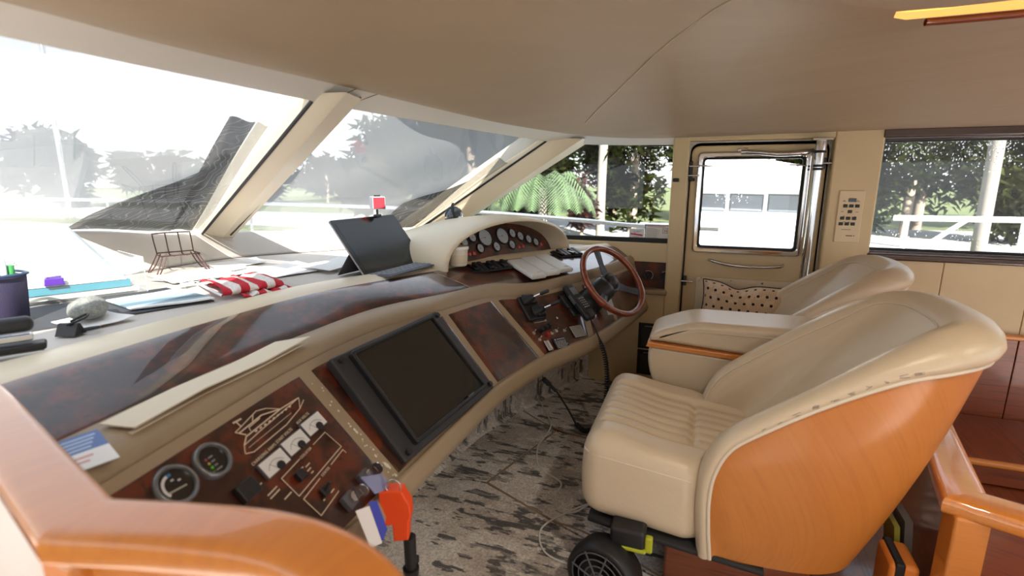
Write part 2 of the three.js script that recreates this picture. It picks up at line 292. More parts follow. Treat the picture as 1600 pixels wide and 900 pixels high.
windshield('window_1', 'large windshield pane at the far left under a pale mesh sun cover', [[-0.55, 1.457, -0.95], [0.1, 1.455, -0.98], [0.5, 1.455, -0.985], [0.7, 1.455, -0.995], [1.176, 1.458, -1.01]], [[-0.6, 1.06, -2.2], [0.2, 1.075, -2.3], [1.06, 1.06, -2.3], [1.32, 1.04, -2.3], [1.814, 0.99, -2.285]],
  [[mCoverShade, [[0.9, 0.13], [0.945, 0.14], [0.975, 0.985], [0.925, 0.985]], 0.014], [mCoverShadeThin, [[0.947, 0.142], [0.972, 0.15], [0.998, 0.985], [0.977, 0.985]], 0.016], [mCoverShade, [[0.9, 0.47], [0.93, 0.36], [0.926, 0.99], [0.675, 0.99]], 0.012]]);
windshield('window_2', 'second windshield pane with a small painted shade patch near the compass', [[1.3, 1.458, -0.985], [1.5, 1.456, -1.0], [1.867, 1.456, -0.968], [2.3, 1.456, -0.92], [2.789, 1.455, -0.835]], [[1.9, 0.98, -2.2], [2.1, 0.97, -2.14], [2.3, 0.96, -2.02], [2.6, 0.945, -1.82], [2.906, 0.93, -1.73]],
  [[mCoverShadeThin, [[0.9, 0.2], [0.995, 0.25], [0.99, 0.985], [0.945, 0.985]], 0.016], [mCoverShade, [[0.72, 0.68], [0.91, 0.44], [0.955, 0.985], [0.74, 0.985]], 0.013]]);
// ---- starboard side: wall pieces round the windows and the door
{
  const T = 0.1, w = tag(new THREE.Group(), 'cream starboard side wall with door and window openings', 'wall', null, 'structure'); w.name = 'wall_starboard'; scene.add(w);
  const blk = (name, z0, z1, y0, y1, m = mCreamWall, x0 = WX, x1 = WX + T, r = 0.004) => part(name, muv(rbx(x1 - x0, y1 - y0, z1 - z0, r, (x0 + x1) / 2, (y0 + y1) / 2, (z0 + z1) / 2, 2)), m, w);
  blk('lower_panel', -2.1, -0.165, -0.04, 0.61); blk('upper_panel', -2.1, -0.165, 0.775, 0.885);
  blk('recess_back', -2.1, -0.165, 0.6, 0.79, mConsole, WX + 0.05, WX + T);
  blk('door_post', -0.185, -0.098, -0.04, 1.52, mCreamWall, WX - 0.012, WX + T, 0.012);
  blk('door_header', -0.12, 0.6, 1.452, 1.52, mCreamWall, WX - 0.006, WX + T, 0.008);
  blk('door_sill', -0.1, 0.59, -0.04, 0.06, mDoorGrey);
  blk('keypad_post', 0.588, 0.8, -0.04, 1.52, mCreamWall, WX - 0.012, WX + T, 0.01);
  blk('side_panel', 0.79, 1.12, -0.04, 0.86); blk('side_panel', 1.122, 1.46, -0.04, 0.86); blk('side_panel', 1.462, 3.3, -0.04, 0.86);
  blk('over_window', 0.79, 3.3, 1.455, 1.52); blk('aft_post', 2.55, 3.3, 0.84, 1.5);
  blk('over_window', -0.7, -0.17, 1.462, 1.54, mCreamHard, WX + 0.035, WX + T);
  // burl switch panel with rotary knobs in the recess by the wheel
  const bp = part('burl_panel', muv(rbx(0.012, 0.155, 1.2, 0.003, WX + 0.044, 0.692, -0.775, 2)), mBurl, w);
  const face = print(128, 128, (c) => { c.fillStyle = '#2a120a'; c.fillRect(0, 0, 128, 128); c.strokeStyle = '#cfc6b4'; c.lineWidth = 5; c.beginPath(); c.arc(64, 64, 52, -2.2, 0.9); c.stroke(); });
  const mDial = M({ map: face, roughness: 0.3 });
  for (const z of [-0.19, -0.285, -0.375, -0.42]) {
    part('dial', merge([rot(new THREE.CircleGeometry(0.034, 24), 0, -Math.PI / 2).translate(WX + 0.036, 0.69, z)]), mDial, bp);
    part('knob', merge([rot(cyl(0.022, 0.025, 0.022), 0, 0, Math.PI / 2).translate(WX + 0.026, 0.688, z), rot(cyl(0.015, 0.02, 0.018), 0, 0, Math.PI / 2).translate(WX + 0.01, 0.688, z), rbx(0.014, 0.034, 0.008, 0.003, WX + 0.001, 0.688, z)]), mBlack, bp);
  }
  // ledge under the recess
  blk('ledge', -2.1, -0.17, 0.585, 0.615, mConsole, WX - 0.03, WX + 0.05, 0.012);
}
// ---- side windows
const mSideMesh = M({ color: lin(0.5, 0.55, 0.56), roughness: 1, transmission: 0.4, thickness: 0, transparent: true, opacity: 0.12 });
function drops(parent, n, inside) { // rain drops on the glass
  const g = new THREE.SphereGeometry(1, 7, 5), m = new THREE.InstancedMesh(g, mGlassDrop, n), k = new THREE.Matrix4();
  for (let i = 0; i < n; i++) { const [x, y, z] = inside(), r = rr(0.0012, 0.0036); k.makeScale(r * 0.4, r * rr(1, 1.5), r).setPosition(x, y, z); m.setMatrixAt(i, k); }
  m.name = 'rain_drops'; m.userData.kind = 'stuff'; m.castShadow = m.receiveShadow = true; parent.add(m);
}
const mGlassDrop = M({ color: lin(0.9, 0.95, 1), roughness: 0.05, transmission: 0.9, ior: 1.33, thickness: 0.003 });
{
  const X = WX + 0.06, w = tag(new THREE.Group(), 'forward side window with two stickers in its lower corner', 'window', null, 'structure'); w.name = 'window_3'; scene.add(w);
  const shp = poly([[-0.17, 0.87], [-0.17, 1.47], [-0.66, 1.47], [-1.62, 0.87]]), toX = (g) => g.applyMatrix4(new THREE.Matrix4().makeBasis(V(0, 0, 1), V(0, 1, 0), V(-1, 0, 0))).translate(X, 0, 0);
  part('pane', toX(ext(shp, 0.006)), mGlass, w);
  part('gasket', merge([bx(0.03, 0.034, 1.5, X - 0.012, 0.894, -0.92), bx(0.02, 0.03, 0.2, X - 0.015, 1.447, -0.27), bx(0.03, 0.6, 0.012, X - 0.012, 1.17, -0.176)]), mRubber, w);
  drops(w, 160, () => [X - 0.008, 1.28 + 0.16 * rnd(), -0.2 - 0.25 * rnd()]);
}
{
  const X = WX + 0.055, w = tag(new THREE.Group(), 'wide side window right of the keypad, rain drops on its glass', 'window', null, 'structure'); w.name = 'window_4'; scene.add(w);
  part('pane', bx(0.006, 0.6, 1.78, X, 1.155, 1.67), mGlass, w);
  part('net', grid(quad([X + 0.02, 0.88, 0.79], [X + 0.02, 0.88, 2.55], [X + 0.02, 1.45, 2.55], [X + 0.02, 1.45, 0.79], 8, 4)), mSideMesh, w);
  part('gasket', merge([bx(0.02, 0.02, 1.76, X - 0.012, 0.897, 1.67), bx(0.02, 0.02, 1.76, X - 0.012, 1.437, 1.67), bx(0.02, 0.56, 0.014, X - 0.012, 1.165, 0.8)]), mRubber, w);
  part('wood_frame', merge([rbx(0.05, 0.045, 1.8, 0.008, WX + 0.005, 1.468, 1.69), rbx(0.03, 0.02, 1.8, 0.008, WX + 0.02, 1.445, 1.69), rbx(0.055, 0.034, 1.8, 0.01, WX + 0.004, 0.868, 1.69), rbx(0.04, 0.02, 1.8, 0.006, WX + 0.02, 0.886, 1.69)]), M({ color: lin(0.045, 0.018, 0.01), roughness: 0.25, clearcoat: 1, clearcoatRoughness: 0.05 }), w);
  drops(w, 520, () => { const a = rnd(); return [X - 0.006, a < 0.7 ? 1.25 + 0.18 * Math.sqrt(rnd()) : 0.91 + 0.1 * rnd(), 0.82 + 0.62 * rnd()]; });
}
// ---- pilothouse door
{
  const d = tag(new THREE.Group(), 'cream side door with chrome-framed window and grab handles', 'door', null, 'structure'); d.name = 'door_1'; scene.add(d);
  const X = WX + 0.035, toX = (g, x = X) => g.applyMatrix4(new THREE.Matrix4().makeBasis(V(0, 0, 1), V(0, 1, 0), V(-1, 0, 0))).translate(x, 0, 0);
  const hole = (s, w, h, r, x, y) => { const p = rshape(w, h, r, x, y); s.holes.push(p); return s; };
  const zc = 0.226, yc = 1.105;
  part('jamb', toX(ext(hole(rshape(0.69, 1.5, 0.01, 0.243, 0.72), 0.66, 1.46, 0.05, 0.243, 0.7), 0.05), X + 0.07), mDoorGrey, d);
  part('leaf', muv(toX(ext(hole(rshape(0.66, 1.39, 0.05, 0.243, 0.735), 0.53, 0.5, 0.02, zc, yc), 0.035, 0.008), X + 0.045)), mCreamWall, d);
  part('seal', toX(ext(hole(rshape(0.675, 1.42, 0.055, 0.243, 0.735), 0.655, 1.39, 0.05, 0.243, 0.735), 0.02), X + 0.04), mDoorGrey, d);
  part('window_frame', toX(ext(hole(rshape(0.555, 0.555, 0.03, zc, 1.118), 0.5, 0.495, 0.02, zc, 1.118), 0.03, 0.008), X + 0.022), mChrome, d);
  part('window_gasket', toX(ext(hole(rshape(0.51, 0.505, 0.02, zc, 1.118), 0.48, 0.475, 0.015, zc, 1.118), 0.02), X + 0.03), mRubber, d);
  part('window_pane', toX(ext(rshape(0.5, 0.5, 0.015, zc, 1.118), 0.006), X + 0.035), mGlass, d);
  drops(d, 90, () => [X + 0.026, 1.12 + 0.12 * rnd(), 0.05 + 0.2 * rnd()]);
  // lower grab handle, upper assist bar on brackets
  part('grab_handle', merge([tube([[X + 0.015, 0.8, 0.045], [X - 0.02, 0.797, 0.07], [X - 0.035, 0.783, 0.16], [X - 0.035, 0.778, 0.28], [X - 0.02, 0.784, 0.4], [X + 0.015, 0.79, 0.425]], 0.0095, 40, 10)]), mChrome, d);
  const ub = part('upper_bar', tube([[X - 0.012, 1.392, 0.19], [X - 0.03, 1.387, 0.25], [X - 0.045, 1.378, 0.34], [X - 0.045, 1.38, 0.42], [X - 0.03, 1.39, 0.5]], 0.013, 30, 10), mChrome, d);
  part('bracket', merge([rbx(0.012, 0.045, 0.05, 0.005, X + 0.006, 1.392, 0.17), rot(cyl(0.014, 0.014, 0.035), Math.PI / 2).translate(X - 0.01, 1.392, 0.18)]), mChrome, ub);
  part('bracket', merge([rbx(0.012, 0.085, 0.035, 0.005, X + 0.006, 1.375, 0.535), rot(cyl(0.014, 0.014, 0.04), 0, 0, Math.PI / 2).translate(X - 0.01, 1.39, 0.52)]), mChrome, ub);
  for (const [y, z] of [[1.32, -0.085], [1.27, -0.085], [0.675, -0.078], [1.33, 0.555], [0.6, 0.545]]) {
    const h = part('hinge', rbx(0.03, 0.055, 0.02, 0.004, X - 0.01, y, z), mBlack, d);
    part('hinge_pin', bar([X - 0.03, y, z - 0.02], [X - 0.03, y, z + 0.045], 0.005), mChrome, h);
  }
  for (const [z, dz] of [[-0.01, 0.04], [0.44, 0.04]]) part('window_latch', merge([bar([X - 0.01, 1.325, z - dz], [X - 0.01, 1.318, z + dz], 0.0035), rot(cyl(0.008, 0.008, 0.02), 0, 0, Math.PI / 2).translate(X, 1.322, z)]), mChrome, d);
  const lp_ = part('lower_panel', muv(toX(ext(rshape(0.5, 0.56, 0.01, 0.235, 0.42), 0.012, 0.003), X + 0.006)), mCreamHard, d);
  for (const [z, y] of [[0.0, 0.68], [0.012, 0.695], [0.17, 0.69], [0.33, 0.685], [0.47, 0.68]]) part('screw', rot(cyl(0.005, 0.005, 0.004, 0, 0, 0, 10), 0, 0, Math.PI / 2).translate(X - 0.008, y, z), mSteel, lp_);
  part('toggle', merge([rbx(0.03, 0.02, 0.035, 0.006, WX - 0.01, 1.245, -0.16), rbx(0.03, 0.018, 0.03, 0.006, X - 0.01, 1.247, -0.075)]), mBlack, d);
}
// chrome post beside the door
{
  const p = thing('grab_post', 'polished chrome grab post standing right of the door window', 'handrail');
  part('pole', bar([3.02, 0.05, 0.512], [3.02, 1.4, 0.522], 0.0215, 24), mChrome, p);
  part('upper_socket', merge([rbx(0.07, 0.014, 0.09, 0.004, 3.02, 1.445, 0.525), cyl(0.026, 0.026, 0.05, 3.02, 1.415, 0.523)]), mChrome, p);
  for (const [r, y] of [[0.0235, 1.3], [0.0235, 1.316], [0.0275, 1.385]]) part('collar', cyl(r, r, 0.012, 3.02, y, 0.521), mRubber, p);
  part('base_flange', cyl(0.045, 0.045, 0.06, 3.02, 0.03, 0.512), mChrome, p);
}
// ---- far sides of the cabin, mostly behind the camera
{
  const w = tag(new THREE.Group(), 'cream port side wall with long window, behind the camera', 'wall', null, 'structure'); w.name = 'wall_port'; scene.add(w);
  part('lower_panel', muv(bx(0.1, 0.6, 5.6, -1.3, 0.26, 0.5)), mCreamWall, w); part('upper_panel', muv(bx(0.1, 0.1, 5.6, -1.3, 1.5, 0.5)), mCreamWall, w);
  for (const z of [-0.75, 1.1, 3.2]) part('window_post', muv(bx(0.1, 0.95, 0.14, -1.3, 1.02, z)), mCreamWall, w);
  part('pane', bx(0.006, 0.92, 4, -1.3, 1.02, 1.2), mGlass, w);
  const a = tag(new THREE.Group(), 'cream aft bulkhead with sliding glass doors, behind the camera', 'wall', null, 'structure'); a.name = 'wall_aft'; scene.add(a);
  part('side_panel', muv(bx(0.6, 1.9, 0.1, -1.0, 0.9, 3.25)), mCreamWall, a); part('side_panel', muv(bx(0.6, 1.9, 0.1, 2.8, 0.9, 3.25)), mCreamWall, a); part('upper_panel', muv(bx(3.2, 0.3, 0.1, 0.9, 1.72, 3.25)), mCreamWall, a);
  part('pane', bx(3.2, 1.6, 0.006, 0.9, 0.78, 3.25), mGlass, a);
  const f = tag(part('wall_forward', muv(bx(4.4, 0.95, 0.08, 0.93, 0.45, -2.5)), mWhite, scene), 'white forward bulkhead beneath the dashboard', 'wall', null, 'structure');
}
// ================================================================ helm console: lofted along stations across the boat
const cA = [[-0.2, 0.862, -1.4], [0.55, 0.862, -1.4], [0.8, 0.862, -1.4], [1.07, 0.862, -1.4], [1.45, 0.864, -1.385], [1.75, 0.866, -1.27], [2.09, 0.868, -1.13], [2.29, 0.868, -1.05], [2.49, 0.868, -0.92], [2.72, 0.868, -0.77], [3.06, 0.868, -0.56]];
const cB = [[0.44, 0.885, -1.17], [0.496, 0.885, -1.176], [0.721, 0.885, -1.185], [0.946, 0.885, -1.19], [1.289, 0.885, -1.172], [1.66, 0.868, -1.13], [2.05, 0.855, -1.05], [2.25, 0.855, -0.98], [2.45, 0.855, -0.85], [2.68, 0.855, -0.7], [3.05, 0.855, -0.5]];
const cC = [[0.42, 0.81, -0.99], [0.538, 0.81, -1.007], [0.782, 0.81, -1.041], [1.085, 0.81, -1.049], [1.434, 0.81, -1.032], [1.74, 0.805, -0.924], [2.01, 0.8, -0.84], [2.15, 0.782, -0.735], [2.4, 0.797, -0.565], [2.6, 0.8, -0.49], [3.05, 0.8, -0.4]];
const cD = [[0.385, 0.785, -0.84], [0.453, 0.785, -0.85], [0.639, 0.785, -0.883], [0.968, 0.785, -0.939], [1.325, 0.785, -0.939], [1.597, 0.785, -0.864], [1.92, 0.77, -0.805], [2.13, 0.742, -0.71], [2.42, 0.755, -0.553], [2.62, 0.755, -0.47], [3.05, 0.755, -0.36]];
const cE = [[0.335, 0.52, -0.644], [0.463, 0.52, -0.648], [0.679, 0.52, -0.658], [0.972, 0.52, -0.666], [1.285, 0.52, -0.668], [1.609, 0.52, -0.656], [1.93, 0.53, -0.578], [2.07, 0.54, -0.51], [2.24, 0.54, -0.445], [2.6, 0.54, -0.37], [3.05, 0.54, -0.3]];
const NS = 100, [sA, sB, sC, sD, sE] = [cA, cB, cC, cD, cE].map((c) => { const k = new THREE.CatmullRomCurve3(A2V(c), false, 'centripetal'); return Array.from({ length: NS + 1 }, (_, i) => k.getPoint(i / NS)); });
const atS = (arr, u) => { const f = Math.max(0, Math.min(9.9999, u)) * 10, i = Math.floor(f); return lp(arr[i], arr[i + 1], f - i); };
const FS = (u, t, up = 0) => { // a point of the fascia, t from its top to its lower edge, lifted along its normal
  const d = atS(sD, u), e = atS(sE, u), p = lp(d, e, t), n = e.clone().sub(d).cross(atS(sD, u + 0.05).sub(atS(sD, u - 0.05))).normalize();
  if (n.y < 0) n.negate();
  return p.addScaledVector(n, up);
};
const con = thing('helm_console', 'wide beige helm console with burl wood panels beneath the windshield', 'console');
{
  // dashboard top, crease and forward rise
  const cr = curve(crest), rows = [];
  const K = sA.map((p, i) => { const s = 0.02 + 0.97 * i / NS; return cr.getPoint(s); });
  for (const t of [0, 0.15, 0.3, 0.45, 0.6, 0.75, 0.86]) rows.push(sA.map((p, i) => { const q = lp(p, V(K[i].x, 0.862, K[i].z + 0.02), t / 0.9); return V(q.x, 0.862, q.z); }));
  rows.push(sA.map((p, i) => V(K[i].x, 0.864, K[i].z + 0.1)), sA.map((p, i) => V(K[i].x, 0.875, K[i].z + 0.075)), sA.map((p, i) => V(K[i].x, K[i].y - 0.012, K[i].z + 0.02)), K.map((p) => p.clone()), K.map((p) => V(p.x, p.y - 0.01, p.z - 0.05)));
  part('dash_top', grid(rows), mDash, con);
  // cream rim round the aft edge of the dashboard
  part('dash_rim', grid([0, 1, 2, 3, 4, 5].map((k) => sA.map((a, i) => { const b = sB[i], q = lp(a, b, [-0.08, 0.12, 0.35, 0.62, 0.88, 1][k]); q.y += [-0.004, 0.006, 0.013, 0.014, 0.008, -0.002][k]; return q; }))), mCreamHard, con);
  // burl band in two lengths with a joint
  const band = (u0, u1) => { const us = Array.from({ length: 41 }, (_, i) => lerp(u0, u1, i / 40)); return grid([[-0.01, -0.012], [0.01, 0.001], [0.06, 0.008], [0.25, 0.012], [0.5, 0.011], [0.75, 0.007], [0.94, 0.002], [1.0, -0.004]].map(([t, h]) => us.map((u) => { const q = lp(atS(sB, u), atS(sC, u), t); q.y += h; return q; }))); };
  part('burl_band', band(0, 5.55), mBurl, con); part('burl_band', band(5.565, 9.6), mBurl, con); part('burl_band', band(9.61, 10), mBurl, con);
  // padded rail below the band
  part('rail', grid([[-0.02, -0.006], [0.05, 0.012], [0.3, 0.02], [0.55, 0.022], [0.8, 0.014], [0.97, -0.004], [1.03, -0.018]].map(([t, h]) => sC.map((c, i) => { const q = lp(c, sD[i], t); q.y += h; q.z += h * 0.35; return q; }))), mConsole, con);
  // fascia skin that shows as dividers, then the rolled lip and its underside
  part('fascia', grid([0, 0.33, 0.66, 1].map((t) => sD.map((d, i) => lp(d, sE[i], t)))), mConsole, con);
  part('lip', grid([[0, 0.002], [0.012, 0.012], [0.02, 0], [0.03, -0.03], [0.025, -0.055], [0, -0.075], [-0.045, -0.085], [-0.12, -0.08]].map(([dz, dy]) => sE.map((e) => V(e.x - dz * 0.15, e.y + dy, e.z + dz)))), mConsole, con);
  const kick = sE.map((e, i) => { const f = i / NS * 10, z = f < 4 ? -1.06 : f < 8 ? lerp(-1.06, -0.9, (f - 4) / 4) : lerp(-0.9, -0.62, (f - 8) / 2); return V(lerp(e.x, e.x + 0.18, Math.min(1, f / 6)) > 3.05 ? 3.05 : lerp(e.x, e.x + 0.18, Math.min(1, f / 6)), 0, z); });
  part('underside', grid([sE.map((e) => V(e.x, e.y - 0.078, e.z - 0.1)), kick.map((k) => V(k.x, 0.45, k.z - 0.02))]), mBlackMatte, con);
  part('kick_board', grid([kick.map((k) => V(k.x, 0.47, k.z - 0.03)), kick.map((k) => V(k.x, 0.24, k.z)), kick.map((k) => V(k.x, 0.02, k.z)), kick.map((k) => V(k.x, 0.006, k.z + 0.03))]), mCarpet, con);
  // burl panels let into the fascia
  const panel = (u0, u1, t0 = 0.07, t1 = 0.97) => { const us = Array.from({ length: 25 }, (_, i) => lerp(u0, u1, i / 24)); return grid([[t0 - 0.006, -0.002], [t0, 0.004], [lerp(t0, t1, 0.33), 0.004], [lerp(t0, t1, 0.66), 0.004], [t1, 0.004], [t1 + 0.006, -0.002]].map(([t, h]) => us.map((u, j) => FS(u, t, j === 0 || j === 24 ? -0.002 : h)))); };
  part('burl_panel', panel(0.2, 2.965), mBurl, con); part('burl_panel', panel(3.035, 4.97), mBurl, con); part('burl_panel', panel(5.03, 5.94), mBurl, con);
  part('burl_panel', panel(6.06, 7.93), mBurl, con); part('burl_panel', panel(8.08, 8.85), mBurl, con); part('burl_panel', panel(8.92, 9.9), mBurl, con);
  // chipped paint along the first divider
  const chips = []; for (let k = 0; k < 30; k++) { const t = 0.04 + 0.95 * Math.pow(rnd(), 0.6), u = 2.968 + 0.06 * rnd(), a = FS(u, t, 0.0012), s = rr(0.0012, 0.0042) * (0.4 + t); const q = new THREE.CircleGeometry(s, 6).applyMatrix4(new THREE.Matrix4().makeScale(1, rr(0.5, 1.6), 1)); const n = FS(u, t, 1).sub(FS(u, t, 0)); q.applyQuaternion(new THREE.Quaternion().setFromUnitVectors(V(0, 0, 1), n.normalize())); chips.push(q.translate(a.x, a.y + 0.001, a.z)); }
  const ch = part('chipped_paint', merge(chips), M({ color: lin(0.72, 0.68, 0.58), roughness: 0.9 }), con); ch.userData.kind = 'stuff';
}
// ---------------------------------------------------------------- instrument pod
{
  const O = V(2.216, 0.868, -1.02), b = V(0.93193, 0, 0.36263), v = V(0.15325, 0.90631, -0.39385), n = V(-0.32865, 0.42262, 0.84462), Fd = V(0.36263, 0, -0.93193), up = V(0, 1, 0), S = 1.0466;
  const pod = thing('instrument_pod', 'cream arched hood over a row of round gauges', 'instrument panel');
  const ang = (k) => Math.PI * k / 40;
  const arch = (s0, hw, h, base, off, useV, pw = 0.8) => Array.from({ length: 41 }, (_, k) => { const a = ang(k), s = s0 - hw * Math.cos(a), t = base + h * Math.pow(Math.sin(a), pw); return O.clone().addScaledVector(b, s).addScaledVector(useV ? v : up, t).addScaledVector(Fd, off); });
  const s0 = 0.204;
  const hoodRows = [arch(s0, 0.4, 0.18, -0.005, 0.0, true), arch(s0, 0.42, 0.184, -0.008, -0.05, false), arch(s0, 0.44, 0.191, -0.015, -0.085, false), arch(s0, 0.455, 0.202, -0.02, -0.092, false), arch(s0, 0.468, 0.212, -0.02, -0.08, false), arch(s0, 0.477, 0.22, -0.02, -0.04, false), arch(s0, 0.484, 0.223, -0.02, 0.05, false), arch(s0, 0.485, 0.216, -0.02, 0.18, false), arch(s0, 0.475, 0.196, -0.02, 0.32, false), arch(s0, 0.44, 0.162, -0.02, 0.46, false), arch(s0, 0.38, 0.118, -0.02, 0.56, false), arch(s0, 0.3, 0.06, -0.02, 0.63, false), arch(s0, 0.2, 0, -0.02, 0.66, false)];
  part('hood', grid(hoodRows), mCreamHard, pod);
  const sh = new THREE.Shape(); for (let k = 0; k <= 40; k++) { const a = ang(k), x = s0 - 0.397 * Math.cos(a), y = -0.004 + 0.178 * Math.pow(Math.sin(a), 0.8); k ? sh.lineTo(x, y) : sh.moveTo(x, y); } sh.closePath();
  const Mx = frame(O, b, v, n), place = (g) => g.applyMatrix4(Mx);
  part('gauge_panel', place(muv(ext(sh, 0.006).translate(0, 0, -0.003))), mBurl, pod);
  const dial = (seed, big) => print(256, 256, (c) => {
    c.fillStyle = '#aeb6bd'; c.fillRect(0, 0, 256, 256); c.translate(128, 128); c.strokeStyle = '#59636d'; c.lineWidth = 4;
    for (let k = 0; k <= 20; k++) { const a = Math.PI * (0.75 + 1.5 * k / 20), r = k % 5 ? 98 : 86; c.beginPath(); c.moveTo(Math.cos(a) * r, Math.sin(a) * r); c.lineTo(Math.cos(a) * 110, Math.sin(a) * 110); c.stroke(); }
    c.strokeStyle = '#8c3c38'; c.lineWidth = 5; const a = Math.PI * (0.75 + 0.12 * seed); c.beginPath(); c.moveTo(0, 0); c.lineTo(Math.cos(a) * 90, Math.sin(a) * 90); c.stroke(); c.fillStyle = '#49515a'; c.beginPath(); c.arc(0, 0, big ? 10 : 16, 0, 7); c.fill();
  });
  const mFace = M({ map: dial(1, false), roughness: 0.35, clearcoat: 1, clearcoatRoughness: 0.02 }), mFaceBig = M({ map: dial(2, true), roughness: 0.35, clearcoat: 1, clearcoatRoughness: 0.02 });
  const ring = (r, w, d) => new THREE.LatheGeometry([[r - w, 0], [r - w, d], [r, d], [r + w * 0.6, d * 0.6], [r + w * 0.6, 0]].map(([x, y]) => new THREE.Vector2(x, y)), 32).rotateX(Math.PI / 2);
  for (const [s, t, r] of [[-0.084, 0.07, 0.024], [-0.026, 0.093, 0.025], [0.034, 0.113, 0.025], [0.119, 0.105, 0.046], [0.245, 0.103, 0.044], [0.325, 0.111, 0.026], [0.38, 0.09, 0.026], [0.438, 0.068, 0.025], [0.49, 0.046, 0.024], [0.064, 0.054, 0.025], [0.179, 0.051, 0.026], [0.295, 0.05, 0.025]]) {
    const g = part('gauge', place(new THREE.CircleGeometry(r, 32).translate(s, t, 0.006)), r > 0.03 ? mFaceBig : mFace, pod);
    part('bezel', place(ring(r, 0.003, 0.008).translate(s, t, 0.003)), mBlack, g);
  }
  for (const [s, t] of [[-0.016, 0.034], [0.012, 0.034], [0.345, 0.034], [0.376, 0.034], [0.53, 0.03]]) part('warning_lamp', place(mergeGeometries([new THREE.SphereGeometry(0.011, 16, 8).scale(1, 1, 0.4).translate(s, t, 0.004)])), M({ color: lin(0.5, 0.06, 0.07), roughness: 0.2 }), pod);
}
// ---------------------------------------------------------------- burl panel by the wheel: rocker rows and white instrument covers
{
  const o = V(2.30475, 0.8275, -0.787), ex = V(0.82699, 0.00064, 0.56221), ey = V(0.55017, 0.20496, -0.80951), n = V(-0.11575, 0.97877, 0.16915), Mx = frame(o, ex, ey, n);
  const bank = (label, k, x0, y0, w) => {
    const t = thing('rocker_switch_bank', label, 'switch', [0, 0, 0]);
    part('base', rbx(k * w + 0.01, 0.092, 0.008, 0.003, x0 + k * w / 2, y0, 0.012, 2).applyMatrix4(Mx), mBlackMatte, t);
    for (let i = 0; i < k; i++) part('rocker', rbx(w * 0.84, 0.082, 0.012, 0.004, 0, 0, 0, 2).rotateX(i % 3 ? 0.1 : -0.12).translate(x0 + (i + 0.5) * w, y0, 0.02).applyMatrix4(Mx), i % 3 ? mBlack : mGloss, t);
  };
  bank('row of black rocker switches beside the paper cup', 8, -0.285, 0.045, 0.026);
  bank('short row of black rocker switches left of the steering wheel', 6, 0.275, 0.105, 0.026);
  for (let i = 0; i < 3; i++) {
    const x = -0.03 + i * 0.093, y = -0.045 + i * 0.014;
    const lab = ['leftmost of three white instrument covers left of the wheel', 'middle one of three white instrument covers left of the wheel', 'rightmost of three white instrument covers, nearest the wheel'][i];
    const t = thing('instrument_cover', lab, 'cover', [0, 0, 0], 'white instrument covers');
    const c = part('cap', rbx(0.088, 0.225, 0.022, 0.01, x, y, 0.02).applyMatrix4(new THREE.Matrix4().makeShear(0, 0, 0.05, 0, 0, 0)).applyMatrix4(Mx), M({ color: lin(0.62, 0.62, 0.58), roughness: 0.45 }), t);
    part('embossed_mark', rbx(0.022, 0.005, 0.002, 0.0008, x + 0.012, y - 0.08, 0.0315, 1).applyMatrix4(Mx), mDoorGrey, t);
  }
}
// ================================================================ things let into the console
const P1 = frame(V(0.7145, 0.6565, -0.7713), V(0.9905, 0.0333, -0.1334), V(-0.1136, 0.7447, -0.6576), V(0.0775, 0.6665, 0.7414));
const P4 = frame(V(2.1431, 0.6519, -0.5982), V(0.8554, -0.0467, 0.5159), V(0.4084, 0.6735, -0.6161), V(-0.3187, 0.7377, 0.5952));
const flat = (w, h, x, y, z) => new THREE.PlaneGeometry(w, h).translate(x, y, z);
